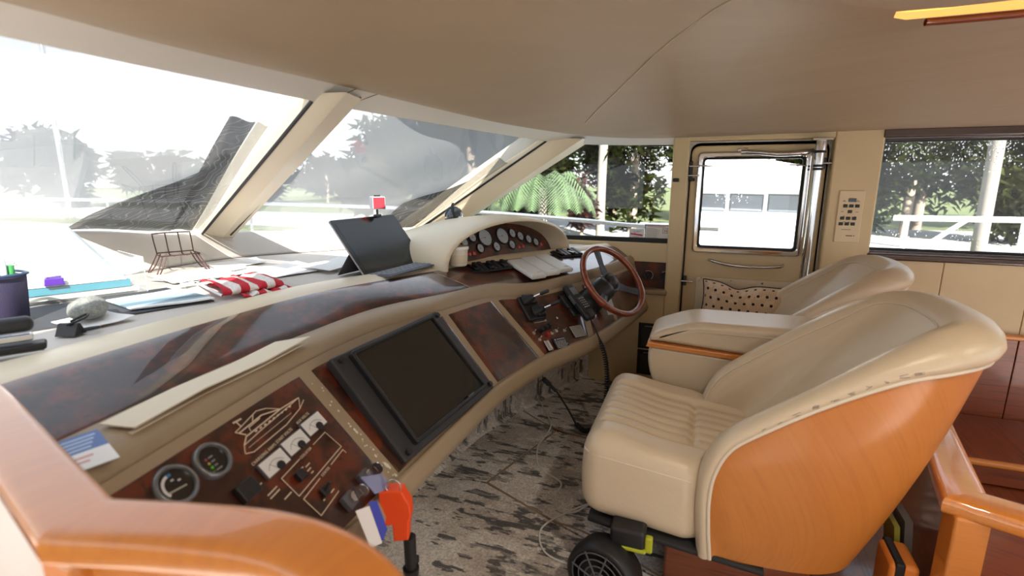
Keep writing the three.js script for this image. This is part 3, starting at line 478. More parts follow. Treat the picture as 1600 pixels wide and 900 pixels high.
// ---- switch panel print with meters, switches and locks
{
  const t = thing('meter_board', 'engraved burl switch panel with white meters and yacht outline', 'control panel');
  const W = 0.5, H = 0.4, px = 2000; // print area, metres
  const tex = print(1000, 800, (c) => {
    c.clearRect(0, 0, 1000, 800); c.scale(2, 2); c.translate(250, 200); c.scale(1, -1); c.scale(1000, 1000);
    c.strokeStyle = 'rgba(208,190,165,1)'; c.fillStyle = c.strokeStyle; c.lineWidth = 0.0022; c.lineJoin = 'round';
    const ym = ([x, y]) => [0.93 * x - 0.013 - 0.25 * (y - 0.09), y * 0.93 + 0.011], yl = (p, w) => line(p.map(ym), w);
    const line = (p, w) => { c.lineWidth = w || 0.0022; c.beginPath(); p.forEach(([x, y], i) => i ? c.lineTo(x, y) : c.moveTo(x, y)); c.stroke(); };
    // yacht, bow to the right
    yl([[-0.012, 0.074], [0.005, 0.066], [0.12, 0.07], [0.19, 0.082], [0.222, 0.094]]); yl([[-0.012, 0.074], [0.004, 0.09], [0.06, 0.095], [0.217, 0.106], [0.19, 0.082]]); yl([[0.004, 0.09], [0.026, 0.103], [0.15, 0.109], [0.217, 0.106]], 0.003);
    yl([[0.006, 0.08], [0.16, 0.086]], 0.0012); yl([[0.03, 0.106], [0.022, 0.118], [0.1, 0.123], [0.15, 0.109]], 0.003); yl([[0.045, 0.107], [0.05, 0.116], [0.09, 0.119]]); yl([[0.022, 0.118], [0.018, 0.124], [0.06, 0.131], [0.1, 0.138], [0.125, 0.13], [0.15, 0.109]]);
    yl([[0.07, 0.123], [0.085, 0.134]]); yl([[0.04, 0.128], [0.042, 0.142], [0.052, 0.142]], 0.003); yl([[0.034, 0.144], [0.058, 0.142]], 0.004);
    for (let k = 0; k < 9; k++) yl([[0.05 + 0.015 * k, 0.1], [0.058 + 0.015 * k, 0.1005]], 0.0035);
    const txt = (s, x, y, h) => { c.save(); c.translate(x, y); c.scale(h / 20, -h / 20); c.font = 'bold 20px sans-serif'; c.fillText(s, 0, 0); c.restore(); };
    const rt = (t, x, y, h) => { c.save(); c.translate(x, y); c.rotate(0.055); txt(t, 0, 0, h); c.restore(); };
    rt('CHARGING AMPS', -0.026, 0.051, 0.0092); rt('START VOLTS', 0.052, 0.056, 0.0092); rt('AUX VOLTS', 0.128, 0.061, 0.0092);
    line([[0.07, 0], [0.003, -0.005], [0.006, -0.056], [0.182, -0.044], [0.174, 0.007], [0.122, 0.0035]]); rt('ISOLATOR', 0.072, -0.003, 0.0086);
    line([[0.075, -0.061], [0.009, -0.067], [0.014, -0.117], [0.186, -0.102], [0.179, -0.052], [0.122, -0.057]]); rt('CENTER', 0.082, -0.063, 0.0086);
    for (const [x, y, w] of [[0.05, -0.018, 0.012], [0.066, -0.022, 0.016], [0.062, -0.031, 0.014], [0.066, -0.04, 0.009], [0.042, -0.1, 0.006], [0.07, -0.1, 0.014], [-0.052, 0.014, 0.016], [-0.046, -0.012, 0.03], [-0.046, -0.02, 0.03], [-0.024, -0.04, 0.024]]) line([[x, y], [x + w, y + w * 0.055]], 0.0028);
  });
  part('engraving', flat(W, H, 0, 0, -0.0005).applyMatrix4(P1), M({ map: tex, transparent: true, roughness: 0.5 }), t);
  const meter = print(256, 128, (c) => { c.fillStyle = '#d9dad8'; c.fillRect(0, 0, 256, 128); c.strokeStyle = '#30343a'; c.lineWidth = 2; c.beginPath(); c.arc(128, 150, 110, -2.5, -0.64); c.stroke(); for (let k = 0; k <= 10; k++) { const a = -2.45 + 1.76 * k / 10; c.beginPath(); c.moveTo(128 + 100 * Math.cos(a), 150 + 100 * Math.sin(a)); c.lineTo(128 + 114 * Math.cos(a), 150 + 114 * Math.sin(a)); c.stroke(); } c.lineWidth = 3; c.beginPath(); c.moveTo(128, 128); c.lineTo(80, 48); c.stroke(); });
  const mMeter = M({ map: meter, roughness: 0.3 });
  for (const [x, y] of [[0.011, 0.0285], [0.085, 0.033], [0.16, 0.039]]) {
    const m = part('meter', rbx(0.071, 0.038, 0.008, 0.002, x, y, 0.002, 1).applyMatrix4(P1), mGrey, t);
    part('meter_face', flat(0.067, 0.034, x, y, 0.0065).applyMatrix4(P1), mMeter, m);
    part('meter_hub', cyl(0.009, 0.009, 0.005, 0, 0, 0, 20).rotateX(Math.PI / 2).translate(x + 0.006, y - 0.012, 0.008).applyMatrix4(P1), mBlack, m);
  }
  const key = (x, y, name) => { const k = part(name, rbx(0.034, 0.034, 0.016, 0.003, x, y, 0.008, 2).applyMatrix4(P1), mGrey, t); part('barrel', cyl(0.011, 0.012, 0.012).rotateX(Math.PI / 2).translate(x + 0.003, y, 0.02).applyMatrix4(P1), mSteel, k); part('key', merge([rbx(0.004, 0.016, 0.03, 0.002, x + 0.003, y, 0.035), cyl(0.014, 0.014, 0.003, 0, 0, 0, 20).rotateX(Math.PI / 2).rotateY(Math.PI / 2).translate(x + 0.003, y, 0.052)]).applyMatrix4(P1), mSteel, k); return k; };
  key(0.162, -0.135, 'ignition_lock'); key(0.085, -0.141, 'ignition_lock');
  part('rocker', rbx(0.044, 0.036, 0.014, 0.003, -0.073, 0.022, 0.006, 2).applyMatrix4(P1), mBlack, t);
  part('push_switch', merge([rbx(0.021, 0.021, 0.012, 0.002, 0.037, -0.027, 0.006, 2)]).applyMatrix4(P1), mBlack, t);
  part('toggle_switch', merge([rbx(0.021, 0.021, 0.008, 0.002, 0.058, -0.087, 0.004, 2), bar([0.058, -0.087, 0.006], [0.064, -0.079, 0.024], 0.004)]).applyMatrix4(P1), mBlack, t);
}
// ---- two round gauges left of the meters
for (const [x, y, r, lab, dr] of [[-0.085, 0.107, 0.033, 'round black gauge with red, amber and green lamps', 0], [-0.165, 0.109, 0.035, 'round black gauge with blue-tipped white arc, half behind the wooden rail', 1]]) {
  const t = thing('round_gauge', lab, 'gauge', [0, 0, 0], 'round gauges left of the meters');
  part('bezel', new THREE.LatheGeometry([[r - 0.006, 0], [r - 0.005, 0.014], [r, 0.016], [r + 0.003, 0.01], [r + 0.003, 0]].map(([a, b]) => new THREE.Vector2(a, b)), 40).rotateX(Math.PI / 2).translate(x, y, -0.002).applyMatrix4(P1), M({ color: lin(0.2, 0.21, 0.22), roughness: 0.3, metalness: 0.6 }), t);
  const tx = print(256, 256, (c) => {
    c.fillStyle = '#101113'; c.fillRect(0, 0, 256, 256); c.font = 'bold 20px sans-serif'; c.fillStyle = '#b9bec2';
    if (!dr) { [['#8f4048', 84, 96], ['#b3a040', 84, 136], ['#58c424', 84, 176]].forEach(([f, px, py], k) => { c.fillStyle = f; c.beginPath(); c.arc(px, py, 13, 0, 7); c.fill(); c.fillStyle = '#8d9195'; c.fillRect(108, py - 7, 46 - k * 6, 12); }); c.fillRect(96, 208, 60, 12); c.fillStyle = '#6a8b34'; c.fillRect(60, 206, 26, 10); }
    else { c.strokeStyle = '#d6d9db'; c.lineWidth = 22; c.beginPath(); c.arc(128, 128, 86, 2.6, 4.6); c.stroke(); c.strokeStyle = '#2f78b8'; c.beginPath(); c.arc(128, 128, 86, 4.6, 4.95); c.stroke(); c.strokeStyle = '#aaa79a'; c.lineWidth = 12; c.beginPath(); c.moveTo(50, 150); c.lineTo(190, 170); c.stroke(); c.fillRect(118, 78, 24, 14); c.fillRect(158, 104, 24, 14); }
  });
  part('face', new THREE.CircleGeometry(r - 0.004, 32).translate(x, y, 0.006).applyMatrix4(P1), M({ map: tx, roughness: 0.3, clearcoat: 1, clearcoatRoughness: 0.03 }), t);
}
// ---- chart plotter
{
  const Mx = frame(V(1.2946, 0.6605, -0.7729), V(0.9951, -0.0269, 0.0947), V(0.0834, 0.7412, -0.6661), V(-0.0523, 0.6707, 0.7398)).multiply(new THREE.Matrix4().makeRotationZ(0.053).setPosition(-0.008, -0.001, 0.004));
  const t = thing('chart_plotter', 'large black chart plotter display set in the burl panel', 'display');
  const W = 0.518, H = 0.336, hole = (s, w, h, r) => { s.holes.push(rshape(w, h, r)); return s; };
  part('housing', ext(rshape(W, H, 0.008), 0.03, 0.006).translate(-0.005, 0, -0.02).applyMatrix4(Mx), M({ color: lin(0.028, 0.029, 0.032), roughness: 0.55 }), t);
  part('bezel', ext(hole(rshape(W - 0.105, H - 0.03, 0.012), W - 0.128, H - 0.053, 0.006), 0.022, 0.004).translate(-0.002, 0.004, 0.006).applyMatrix4(Mx), mBlack, t);
  part('screen', rbx(W - 0.124, H - 0.049, 0.006, 0.002, -0.002, 0.004, 0.016, 1).applyMatrix4(Mx), M({ color: lin(0.012, 0.013, 0.013), roughness: 0.1, clearcoat: 0.6, clearcoatRoughness: 0.06 }), t);
  part('maker_mark', new THREE.PlaneGeometry(0.04, 0.011).translate(0.1, -0.138, 0.0285).applyMatrix4(Mx), M({ map: print(160, 44, (c) => { c.fillStyle = '#0b0b0c'; c.fillRect(0, 0, 160, 44); c.fillStyle = '#6d7073'; for (let k = 0; k < 6; k++) c.fillRect(14 + k * 22, 14, 16, 16); }), roughness: 0.4 }), t);
  for (const [x, y] of [[-0.24, 0.15], [0.238, 0.15], [0.238, -0.15], [-0.24, -0.15]]) part('bolt', cyl(0.0085, 0.0095, 0.012, 0, 0, 0, 14).rotateX(Math.PI / 2).translate(x, y, 0.014).applyMatrix4(Mx), mBlack, t);
}
// ---- engine throttle, switches, placards and radio handset on the small helm panel
{
  const t = thing('throttle_control', 'black throttle control with two booted levers on a steel plate', 'throttle');
  part('plate', rbx(0.118, 0.14, 0.006, 0.002, -0.118, 0.045, 0.004, 1).applyMatrix4(P4), mSteel, t);
  part('body', merge([rbx(0.1, 0.128, 0.02, 0.008, -0.112, 0.046, 0.014), rbx(0.05, 0.04, 0.03, 0.01, -0.1, 0.08, 0.025), rbx(0.05, 0.04, 0.03, 0.01, -0.09, 0.012, 0.025)]).applyMatrix4(P4), mBlack, t);
  for (const [x, y] of [[-0.135, 0.085], [-0.112, 0.022]]) {
    const rings = []; for (let k = 0; k <= 8; k++) { rings.push([0.026 - 0.002 * k + (k % 2 ? 0.003 : 0), 0.006 * k]); }
    const tilt = new THREE.Matrix4().makeRotationFromEuler(new THREE.Euler(0.25, 0.55, 0)), bt = part('boot', new THREE.LatheGeometry(rings.map(([a, b]) => new THREE.Vector2(a, b)), 20).rotateX(Math.PI / 2).applyMatrix4(tilt).translate(x, y, 0.02).applyMatrix4(P4), mRubber, t);
    part('lever', bar([0, 0, 0.04], [0, 0, 0.085], 0.0045).applyMatrix4(tilt).translate(x, y, 0.02).applyMatrix4(P4), mSteel, bt);
    part('knob', new THREE.CapsuleGeometry(0.0085, 0.028, 6, 12).rotateX(Math.PI / 2).translate(0, 0, 0.1).applyMatrix4(tilt).translate(x, y, 0.02).applyMatrix4(P4), mBlack, bt);
  }
  const s = thing('toggle_panel', 'cluster of small black toggle switches below the throttle', 'switches');
  [[-0.122, -0.066], [-0.093, -0.057], [-0.062, -0.049], [-0.165, -0.072], [-0.04, -0.08], [0.005, -0.087], [-0.154, -0.107], [-0.072, -0.088]].forEach(([x, y], k) => part(k < 3 ? 'breaker_button' : 'toggle', k < 3 ? cyl(0.011, 0.013, 0.022, 0, 0, 0, 14).rotateX(Math.PI / 2).translate(x, y, 0.012).applyMatrix4(P4) : merge([cyl(0.008, 0.009, 0.008, 0, 0, 0, 12).rotateX(Math.PI / 2).translate(x, y, 0.004), bar([x, y, 0.004], [x + 0.004, y + 0.006, 0.024], 0.0028, 8)]).applyMatrix4(P4), k < 3 ? mBlack : mSteel, s));
  part('red_button', cyl(0.008, 0.009, 0.014, 0, 0, 0, 14).rotateX(Math.PI / 2).translate(-0.096, -0.091, 0.008).applyMatrix4(P4), M({ color: lin(0.42, 0.02, 0.02), roughness: 0.35 }), s);
  for (const [x, y] of [[0.03, 0.125], [0.06, 0.11], [0.1, 0.135], [0.01, -0.015]]) part('steel_stud', new THREE.SphereGeometry(0.006, 10, 8).scale(1, 1, 0.6).translate(x, y, 0.002).applyMatrix4(P4), mSteel, s);
  part('cover_latch', merge([rbx(0.026, 0.05, 0.006, 0.003, -0.122, -0.14, 0.004), rbx(0.006, 0.045, 0.012, 0.002, -0.118, -0.14, 0.008)]).applyMatrix4(P4), mSteel, s);
  const pl = (lines, bg, fg, warn) => print(256, 224, (c) => { c.fillStyle = bg; c.fillRect(0, 0, 256, 224); c.fillStyle = fg; if (warn) { c.beginPath(); c.moveTo(40, 18); c.lineTo(60, 52); c.lineTo(20, 52); c.fill(); c.font = 'bold 34px sans-serif'; c.fillText('WARNING', 74, 50); } for (let i = 0; i < lines; i++) for (let k = 0, x = 14; x < 220; k++) { const w = 12 + ((i * 7 + k * 13) % 5) * 7; c.fillRect(x, (warn ? 72 : 16) + i * 23, w, 9); x += w + 8; } });
  const wp = thing('warning_placard', 'dark blue warning placard with white lettering under the throttle', 'placard');
  part('plate', rbx(0.076, 0.062, 0.003, 0.001, -0.048, -0.14, 0.003, 1).applyMatrix4(P4), M({ color: lin(0.02, 0.024, 0.04), roughness: 0.3 }), wp);
  part('lettering', flat(0.072, 0.058, -0.048, -0.14, 0.0052).applyMatrix4(P4), M({ map: pl(6, '#1b1f2b', '#c9ccd2', true), roughness: 0.35 }), wp);
  solo('data_plate', 'silver data plate with fine print beside the coiled cord', 'placard', rbx(0.07, 0.058, 0.003, 0.001, 0.083, -0.1, 0.003, 1).applyMatrix4(P4), [M({ map: pl(9, '#a3a5a4', '#3b3d3e', false), roughness: 0.35, metalness: 0.2 })][0]);
  // radio handset in its cradle with a coiled cord
  const h = thing('radio_handset', 'black radio handset with keypad and coiled cord, in its cradle', 'radio');
  const Hm = P4.clone().multiply(new THREE.Matrix4().makeTranslation(0.142, 0.025, 0)).multiply(new THREE.Matrix4().makeRotationZ(0.12));
  part('cradle', merge([rbx(0.07, 0.13, 0.02, 0.006, -0.014, 0.015, 0.012), rbx(0.03, 0.07, 0.03, 0.008, -0.045, 0.03, 0.016)]).applyMatrix4(Hm), mBlack, h);
  const bd = part('body', merge([rbx(0.06, 0.2, 0.034, 0.014, 0.004, 0, 0.042), rbx(0.05, 0.09, 0.014, 0.006, 0.004, -0.03, 0.06)]).applyMatrix4(Hm), M({ color: lin(0.016, 0.016, 0.018), roughness: 0.5 }), h);
  part('screen', rbx(0.036, 0.04, 0.004, 0.002, 0.004, 0.055, 0.0595, 1).applyMatrix4(Hm), M({ color: lin(0.16, 0.18, 0.19), roughness: 0.15 }), bd);
  for (let r = 0; r < 5; r++) for (let c = 0; c < 3; c++) part('key', rbx(0.0085, 0.006, 0.003, 0.0012, -0.009 + c * 0.013, 0.005 - r * 0.012, 0.0675, 1).applyMatrix4(Hm), M({ color: lin(0.25, 0.25, 0.25), roughness: 0.5 }), bd);
  for (let r = 0; r < 5; r++) part('speaker_slot', rbx(0.034, 0.0035, 0.003, 0.001, 0.004, -0.062 - r * 0.007, 0.066, 1).applyMatrix4(Hm), mGrey, bd);
  part('side_button', rbx(0.006, 0.05, 0.016, 0.003, -0.028, 0.02, 0.044).applyMatrix4(Hm), mGrey, bd);
  // coil: straight lead, coiled drop, loop and return to the plug
  const s0 = V(0.004, -0.1, 0.04).applyMatrix4(Hm);
  const path = curve([s0, [2.24, 0.52, -0.4], [2.235, 0.42, -0.37], [2.21, 0.3, -0.36], [2.17, 0.2, -0.37], [2.1, 0.165, -0.39], [2.04, 0.175, -0.42], [2.0, 0.22, -0.45]]);
  const coil = []; for (let k = 0; k <= 900; k++) { const s = k / 900, p = path.getPointAt(s), tg = path.getTangentAt(s), a = V(0, 0, 1).cross(tg).normalize(), b2 = tg.clone().cross(a), r = 0.0085 * sst(0.1, 0.22, s); coil.push(p.addScaledVector(a, Math.cos(k * 0.42) * r).addScaledVector(b2, Math.sin(k * 0.42) * r)); }
  part('coiled_cord', new THREE.TubeGeometry(new THREE.CatmullRomCurve3(coil), 1400, 0.0036, 5), mRubber, h);
  part('straight_lead', tube([[2.0, 0.22, -0.45], [1.985, 0.3, -0.49], [1.97, 0.38, -0.54], [1.94, 0.43, -0.58]], 0.0045, 30, 8), mRubber, h);
  part('plug', merge([bar([1.94, 0.43, -0.58], [1.955, 0.405, -0.56], 0.011, 14), bar([1.955, 0.405, -0.56], [1.972, 0.37, -0.535], 0.0075, 14)]), mBlack, h);
}
// ---- steering wheel
{
  const c = V(2.45, 0.771, -0.389), n = V(-0.37, 0.63, 0.69).normalize(), ex = V(0, 1, 0).cross(n).normalize(), ey = n.clone().cross(ex), Mx = frame(c, ex, ey, n);
  const w = thing('steering_wheel', 'glossy wooden three-spoke steering wheel on a black column', 'steering wheel');
  const R = 0.182, rim = []; // rim with finger thickening at the spokes
  for (let i = 0; i < 96; i++) { const a = i / 96 * Math.PI * 2, row = []; const sp = [Math.PI * 0.5, Math.PI * 1.18, Math.PI * 1.82].reduce((m, s) => Math.max(m, Math.exp(-Math.pow((((a - s + 9.4248) % 6.2832) - 3.1416) / 0.16, 2))), 0), r = 0.0145 + 0.0025 * sp; for (let j = 0; j < 14; j++) { const b = j / 14 * Math.PI * 2; row.push(V((R + r * Math.cos(b)) * Math.cos(a), (R + r * Math.cos(b)) * Math.sin(a), r * 1.08 * Math.sin(b))); } rim.push(row); }
  const mRim = M({ map: redWoodTex, color: lin(1.0, 0.8, 0.75), roughness: 0.3, clearcoat: 1, clearcoatRoughness: 0.04 });
  part('rim', grid(rim, { closedU: true, closedV: true }).applyMatrix4(Mx), mRim, w);
  const spokeShape = () => { const s = poly([[0.03, -0.026], [0.1, -0.017], [0.176, -0.022], [0.176, 0.022], [0.1, 0.017], [0.03, 0.026]]); for (const [x, r] of [[0.09, 0.006], [0.118, 0.0065], [0.146, 0.006]]) { const p = new THREE.Path(); p.absellipse(x, 0, r * 1.4, r * 0.7, 0, 7, false, 0); s.holes.push(p); } return s; };
  const mSp = M({ color: lin(0.06, 0.07, 0.09), roughness: 0.42, metalness: 0.35 });
  for (const a of [Math.PI * 0.5, Math.PI * 1.18, Math.PI * 1.82]) { const g = ext(spokeShape(), 0.005, 0.001); const p = g.attributes.position; for (let i = 0; i < p.count; i++) p.setZ(i, p.getZ(i) - 0.028 * (1 - sst(0.05, 0.17, p.getX(i))) - 0.002); g.computeVertexNormals(); const s = part('spoke', g.rotateZ(a).applyMatrix4(Mx), mSp, w); for (const q of [-0.009, 0.009]) part('screw', cyl(0.004, 0.004, 0.003, 0, 0, 0, 10).rotateX(Math.PI / 2).translate(0.172, q, 0.008).rotateZ(a).applyMatrix4(Mx), mChrome, s); }
  part('hub', cyl(0.052, 0.056, 0.022).rotateX(Math.PI / 2).translate(0, 0, -0.022).applyMatrix4(Mx), mSp, w);
  part('horn_button', merge([new THREE.LatheGeometry([[0, 0.02], [0.022, 0.018], [0.031, 0.011], [0.034, 0.002], [0.042, 0.002], [0.042, -0.01]].map(([a, b]) => new THREE.Vector2(a, b)), 28).rotateX(Math.PI / 2)]).translate(0, 0, -0.008).applyMatrix4(Mx), mBlack, w);
  part('tilt_lever', merge([bar([0.05, -0.03, -0.06], [0.125, -0.02, -0.055], 0.0075, 14)]).applyMatrix4(Mx), mChrome, w);
  // column housing down to the console
  const base = V(2.33, 0.6, -0.56), ax = base.clone().sub(c), q = new THREE.Quaternion().setFromUnitVectors(V(0, -1, 0), ax.clone().normalize()), L = ax.length();
  part('column', new THREE.LatheGeometry([[0.0, 0.03], [0.05, 0.032], [0.058, 0.05], [0.066, L * 0.6], [0.07, L], [0.072, L + 0.08]].map(([r, y]) => new THREE.Vector2(r, -y)), 32).applyQuaternion(q).translate(c.x, c.y, c.z), M({ color: lin(0.012, 0.014, 0.016), roughness: 0.35 }), w);
}
// folded paper and pedal box glimpsed behind the wheel
{
  const g = slab(quad([2.44, 0.665, -0.43], [2.5, 0.66, -0.4], [2.47, 0.6, -0.37], [2.415, 0.605, -0.4], 2, 2), [0.01, 0.006, -0.004]);
  solo('switch_cover', 'pale grey switch cover under the steering wheel', 'cover', g, M({ color: lin(0.55, 0.55, 0.53), roughness: 0.6 }));
}
// ================================================================ helm chairs
function cushion(w, h, d, r, nx, ny, nz, f) { // box with rounded edges, then shaped by f(p)
  let g = new THREE.BoxGeometry(w, h, d, nx, ny, nz); g.deleteAttribute('uv'); g.deleteAttribute('normal'); g = mergeVertices(g, 1e-5);
  const p = g.attributes.position, a = V(), b = V(), hx = w / 2 - r, hy = h / 2 - r, hz = d / 2 - r;
  for (let i = 0; i < p.count; i++) { a.fromBufferAttribute(p, i); b.set(Math.max(-hx, Math.min(hx, a.x)), Math.max(-hy, Math.min(hy, a.y)), Math.max(-hz, Math.min(hz, a.z))); a.sub(b); if (a.length() > 0) a.normalize().multiplyScalar(r); a.add(b); if (f) f(a); p.setXYZ(i, a.x, a.y, a.z); }
  g.computeVertexNormals();
  const uv = new Float32Array(p.count * 2); for (let i = 0; i < p.count; i++) { uv[i * 2] = p.getX(i) + p.getY(i) * 0.5; uv[i * 2 + 1] = p.getZ(i) + p.getY(i); } g.setAttribute('uv', new THREE.BufferAttribute(uv, 2));
  return g;
}
function helmChair(label) {
  const ch = thing('helm_chair', label, 'chair', [1.642, 0, 0], 'helm chairs');
  const half = [[-0.296, 0.2, 0.085], [-0.299, 0.3, 0.074], [-0.301, 0.39, 0.07], [-0.303, 0.465, 0.078], [-0.305, 0.545, 0.112], [-0.308, 0.615, 0.19], [-0.31, 0.718, 0.335], [-0.306, 0.79, 0.465], [-0.288, 0.822, 0.565], [-0.24, 0.836, 0.632], [-0.145, 0.845, 0.672], [0, 0.848, 0.684]];
  const rimP = [...half, ...half.slice(0, -1).reverse().map(([x, y, z]) => [-x, y, z])];
  const bh = [[-0.285, 0.2, 0.1], [-0.285, 0.2, 0.13], [-0.284, 0.2, 0.16], [-0.283, 0.2, 0.19], [-0.281, 0.2, 0.22], [-0.278, 0.2, 0.26], [-0.27, 0.2, 0.31], [-0.255, 0.2, 0.36], [-0.225, 0.2, 0.41], [-0.17, 0.2, 0.452], [-0.09, 0.2, 0.475], [0, 0.2, 0.482]];
  const botP = [...bh, ...bh.slice(0, -1).reverse().map(([x, y, z]) => [-x, y, z])];
  const ih = [[-0.245, 0.3, 0.1], [-0.245, 0.36, 0.1], [-0.245, 0.4, 0.105], [-0.245, 0.43, 0.115], [-0.24, 0.43, 0.135], [-0.235, 0.43, 0.155], [-0.225, 0.43, 0.175], [-0.205, 0.43, 0.19], [-0.18, 0.43, 0.2], [-0.13, 0.43, 0.21], [-0.07, 0.43, 0.215], [0, 0.43, 0.217]];
  const inP = [...ih, ...ih.slice(0, -1).reverse().map(([x, y, z]) => [-x, y, z])];
  const n = 88, cR = new THREE.CatmullRomCurve3(A2V(rimP)), cB = new THREE.CatmullRomCurve3(A2V(botP)), cI = new THREE.CatmullRomCurve3(A2V(inP));
  const R = [], B = [], I = [], N = [], U = [];
  for (let i = 0; i <= n; i++) { const t = i / n; R.push(cR.getPoint(t)); B.push(cB.getPoint(t)); I.push(cI.getPoint(t)); }
  for (let i = 0; i <= n; i++) {
    const T = R[Math.min(n, i + 1)].clone().sub(R[Math.max(0, i - 1)]).normalize(), bk = sst(0.42, 0.72, R[i].z);
    const nn = V(Math.sign(R[i].x || 1) * Math.pow(Math.abs(R[i].x) / 0.31, 3) * (1 - 0.3 * bk), -0.3 * bk, bk).normalize(); nn.addScaledVector(T, -nn.dot(T)).normalize();
    const u = nn.clone().cross(T).normalize(); if (u.dot(V(0, 1, -1)) < 0) u.negate(); N.push(nn); U.push(u);
  }
  const wid = (i) => lerp(0.036, 0.068, sst(0.26, 0.6, R[i].z));
  // outer veneer shell
  const rows = []; for (let k = 0; k <= 10; k++) { const t = k / 10; rows.push(B.map((b, i) => { const q = lp(b, R[i], t); q.addScaledVector(N[i], 0.016 * Math.sin(t * Math.PI) * sst(0.06, 0.3, b.distanceTo(R[i]))); return q; })); }
  part('wooden_shell', grid(rows), mShell, ch);
  // rolled leather rim and the padded inside of the back
  const sec = [[0, -0.004], [0.06, 0.008], [0.25, 0.015], [0.5, 0.016], [0.74, 0.006], [0.92, -0.014], [1.0, -0.04], [0.99, -0.066], [0.88, -0.092]];
  const rr2 = sec.map(([u, m]) => R.map((p, i) => p.clone().addScaledVector(U[i], u * wid(i)).addScaledVector(N[i], m * (0.2 + 0.8 * wid(i) / 0.068))));
  const last = rr2[rr2.length - 1];
  for (const t of [0.08, 0.2, 0.35, 0.5, 0.65, 0.8, 0.92, 1]) rr2.push(last.map((p, i) => { const q = lp(p, I[i], t); q.addScaledVector(N[i], -0.012 * Math.sin(t * Math.PI) * (1 - 2 * sst(0.25, 0.6, Math.abs(i / n - 0.5)))); return q; }));
  part('padded_back', grid(rr2), mLeather, ch);
  part('piping', new THREE.TubeGeometry(new THREE.CatmullRomCurve3(R.map((p, i) => p.clone().addScaledVector(N[i], 0.006))), 160, 0.0055, 8), mPipe, ch);
  { // crease between the rim roll and the back cushion
    part('back_seam', new THREE.TubeGeometry(new THREE.CatmullRomCurve3(rr2[9].slice(10, n - 9).map((p, i) => p.clone().addScaledVector(N[i + 10], -0.002))), 120, 0.0022, 6), mPipe, ch);
  }
  // cracks in the leather of the rim
  if (label.includes('nearest')) {
    const cr = []; for (let k = 0; k < 26; k++) { const i = Math.floor(rr(20, 31)), f = rr(0.22, 0.34), w = wid(i), p = R[i].clone().addScaledVector(U[i], f * w).addScaledVector(N[i], 0.0158 * (0.2 + 0.8 * w / 0.068)); const t = R[i + 1].clone().sub(R[i]).normalize(), L = rr(0.003, 0.011); cr.push(bar(p.clone().addScaledVector(t, -L).addScaledVector(U[i], rr(-0.003, 0.003)).toArray(), p.clone().addScaledVector(t, L).addScaledVector(U[i], rr(-0.004, 0.004)).toArray(), 0.0009, 5)); }
    const c = part('leather_cracks', merge(cr), M({ color: lin(0.3, 0.25, 0.2), roughness: 0.9 }), ch); c.userData.kind = 'stuff';
  }
  // seat cushion with channelled middle
  const slope = (z) => -(z + 0.04) * 0.11;
  const groove = (x, z) => {
    const ax = Math.abs(x); let d = 0;
    const inx = 1 - sst(0.15, 0.185, ax);
    const zp = z < 0.02 ? sst(-0.285, -0.2, z) : 1; // dies out over the front roll
    const per = 0.052, g = Math.pow(Math.abs(Math.cos(Math.PI * x / per)), 5);
    d -= inx * zp * (0.008 + 0.007 * g);
    d -= 0.011 * Math.exp(-Math.pow((z - 0.02) / 0.012, 2)) * inx;
    d -= 0.008 * Math.exp(-Math.pow((ax - 0.168) / 0.01, 2)) * zp;
    d += 0.014 * Math.exp(-Math.pow((z + 0.2) / 0.08, 2));
    return d;
  };
  part('seat_cushion', cushion(0.625, 0.255, 0.52, 0.055, 120, 14, 70, (p) => { const top = sst(0.03, 0.11, p.y); p.z += -0.025; p.y += 0.352; p.x *= lerp(1, 0.84, sst(0.0, 0.09, p.z)) * 0.975; p.y += groove(p.x, p.z) * top * (1 - sst(0.24, 0.3, Math.abs(p.x))) + slope(p.z); if (p.z < -0.2) p.z -= 0.012 * Math.sin(Math.max(0, Math.min(1, (p.y - 0.22) / 0.3)) * Math.PI); }), mLeather, ch);
  const ry = 0.43; part('seat_seam', tube([[-0.302, ry + slope(0.02), 0.02], [-0.3035, ry + slope(-0.1), -0.1], [-0.3035, ry + slope(-0.22), -0.22], [-0.292, ry + slope(-0.27), -0.268], [-0.25, ry + slope(-0.29), -0.289], [0, ry + slope(-0.29), -0.291], [0.25, ry + slope(-0.29), -0.289], [0.292, ry + slope(-0.27), -0.268], [0.3035, ry + slope(-0.2), -0.2]], 0.0022, 90, 6), mPipe, ch);
  part('seat_base', cushion(0.6, 0.024, 0.5, 0.01, 4, 2, 8, (p) => { p.y += 0.213 + slope(p.z) * 0.9; p.z -= 0.02; }), mBlackMatte, ch);
  ch.scale.x = 0.9; for (const q of ch.children) if (q.name.startsWith('seat_')) { q.scale.x = 1.09; q.position.x = 0.034; }
  part('pedestal', muv(rbx(0.42, 0.21, 0.4, 0.01, 0.02, 0.105, 0.16)), mRedWood, ch);
  return ch;
}
const mShell = M({ color: lin(0.84, 0.82, 0.8), map: (() => { const t = woodTex.clone(); t.rotation = Math.PI / 2 - 0.5; t.needsUpdate = true; return t; })(), roughness: 0.48, clearcoat: 0.25, clearcoatRoughness: 0.12 });
helmChair('cream leather helm chair with wooden shell, nearest the camera');
{ const c = helmChair('cream leather helm chair beyond the armrest, beside the door'); c.position.set(2.65, -0.022, 0.135); const pd = c.children.find((q) => q.name === 'pedestal'); pd.scale.y = 0.188 / 0.21; pd.position.y = 0.022; }
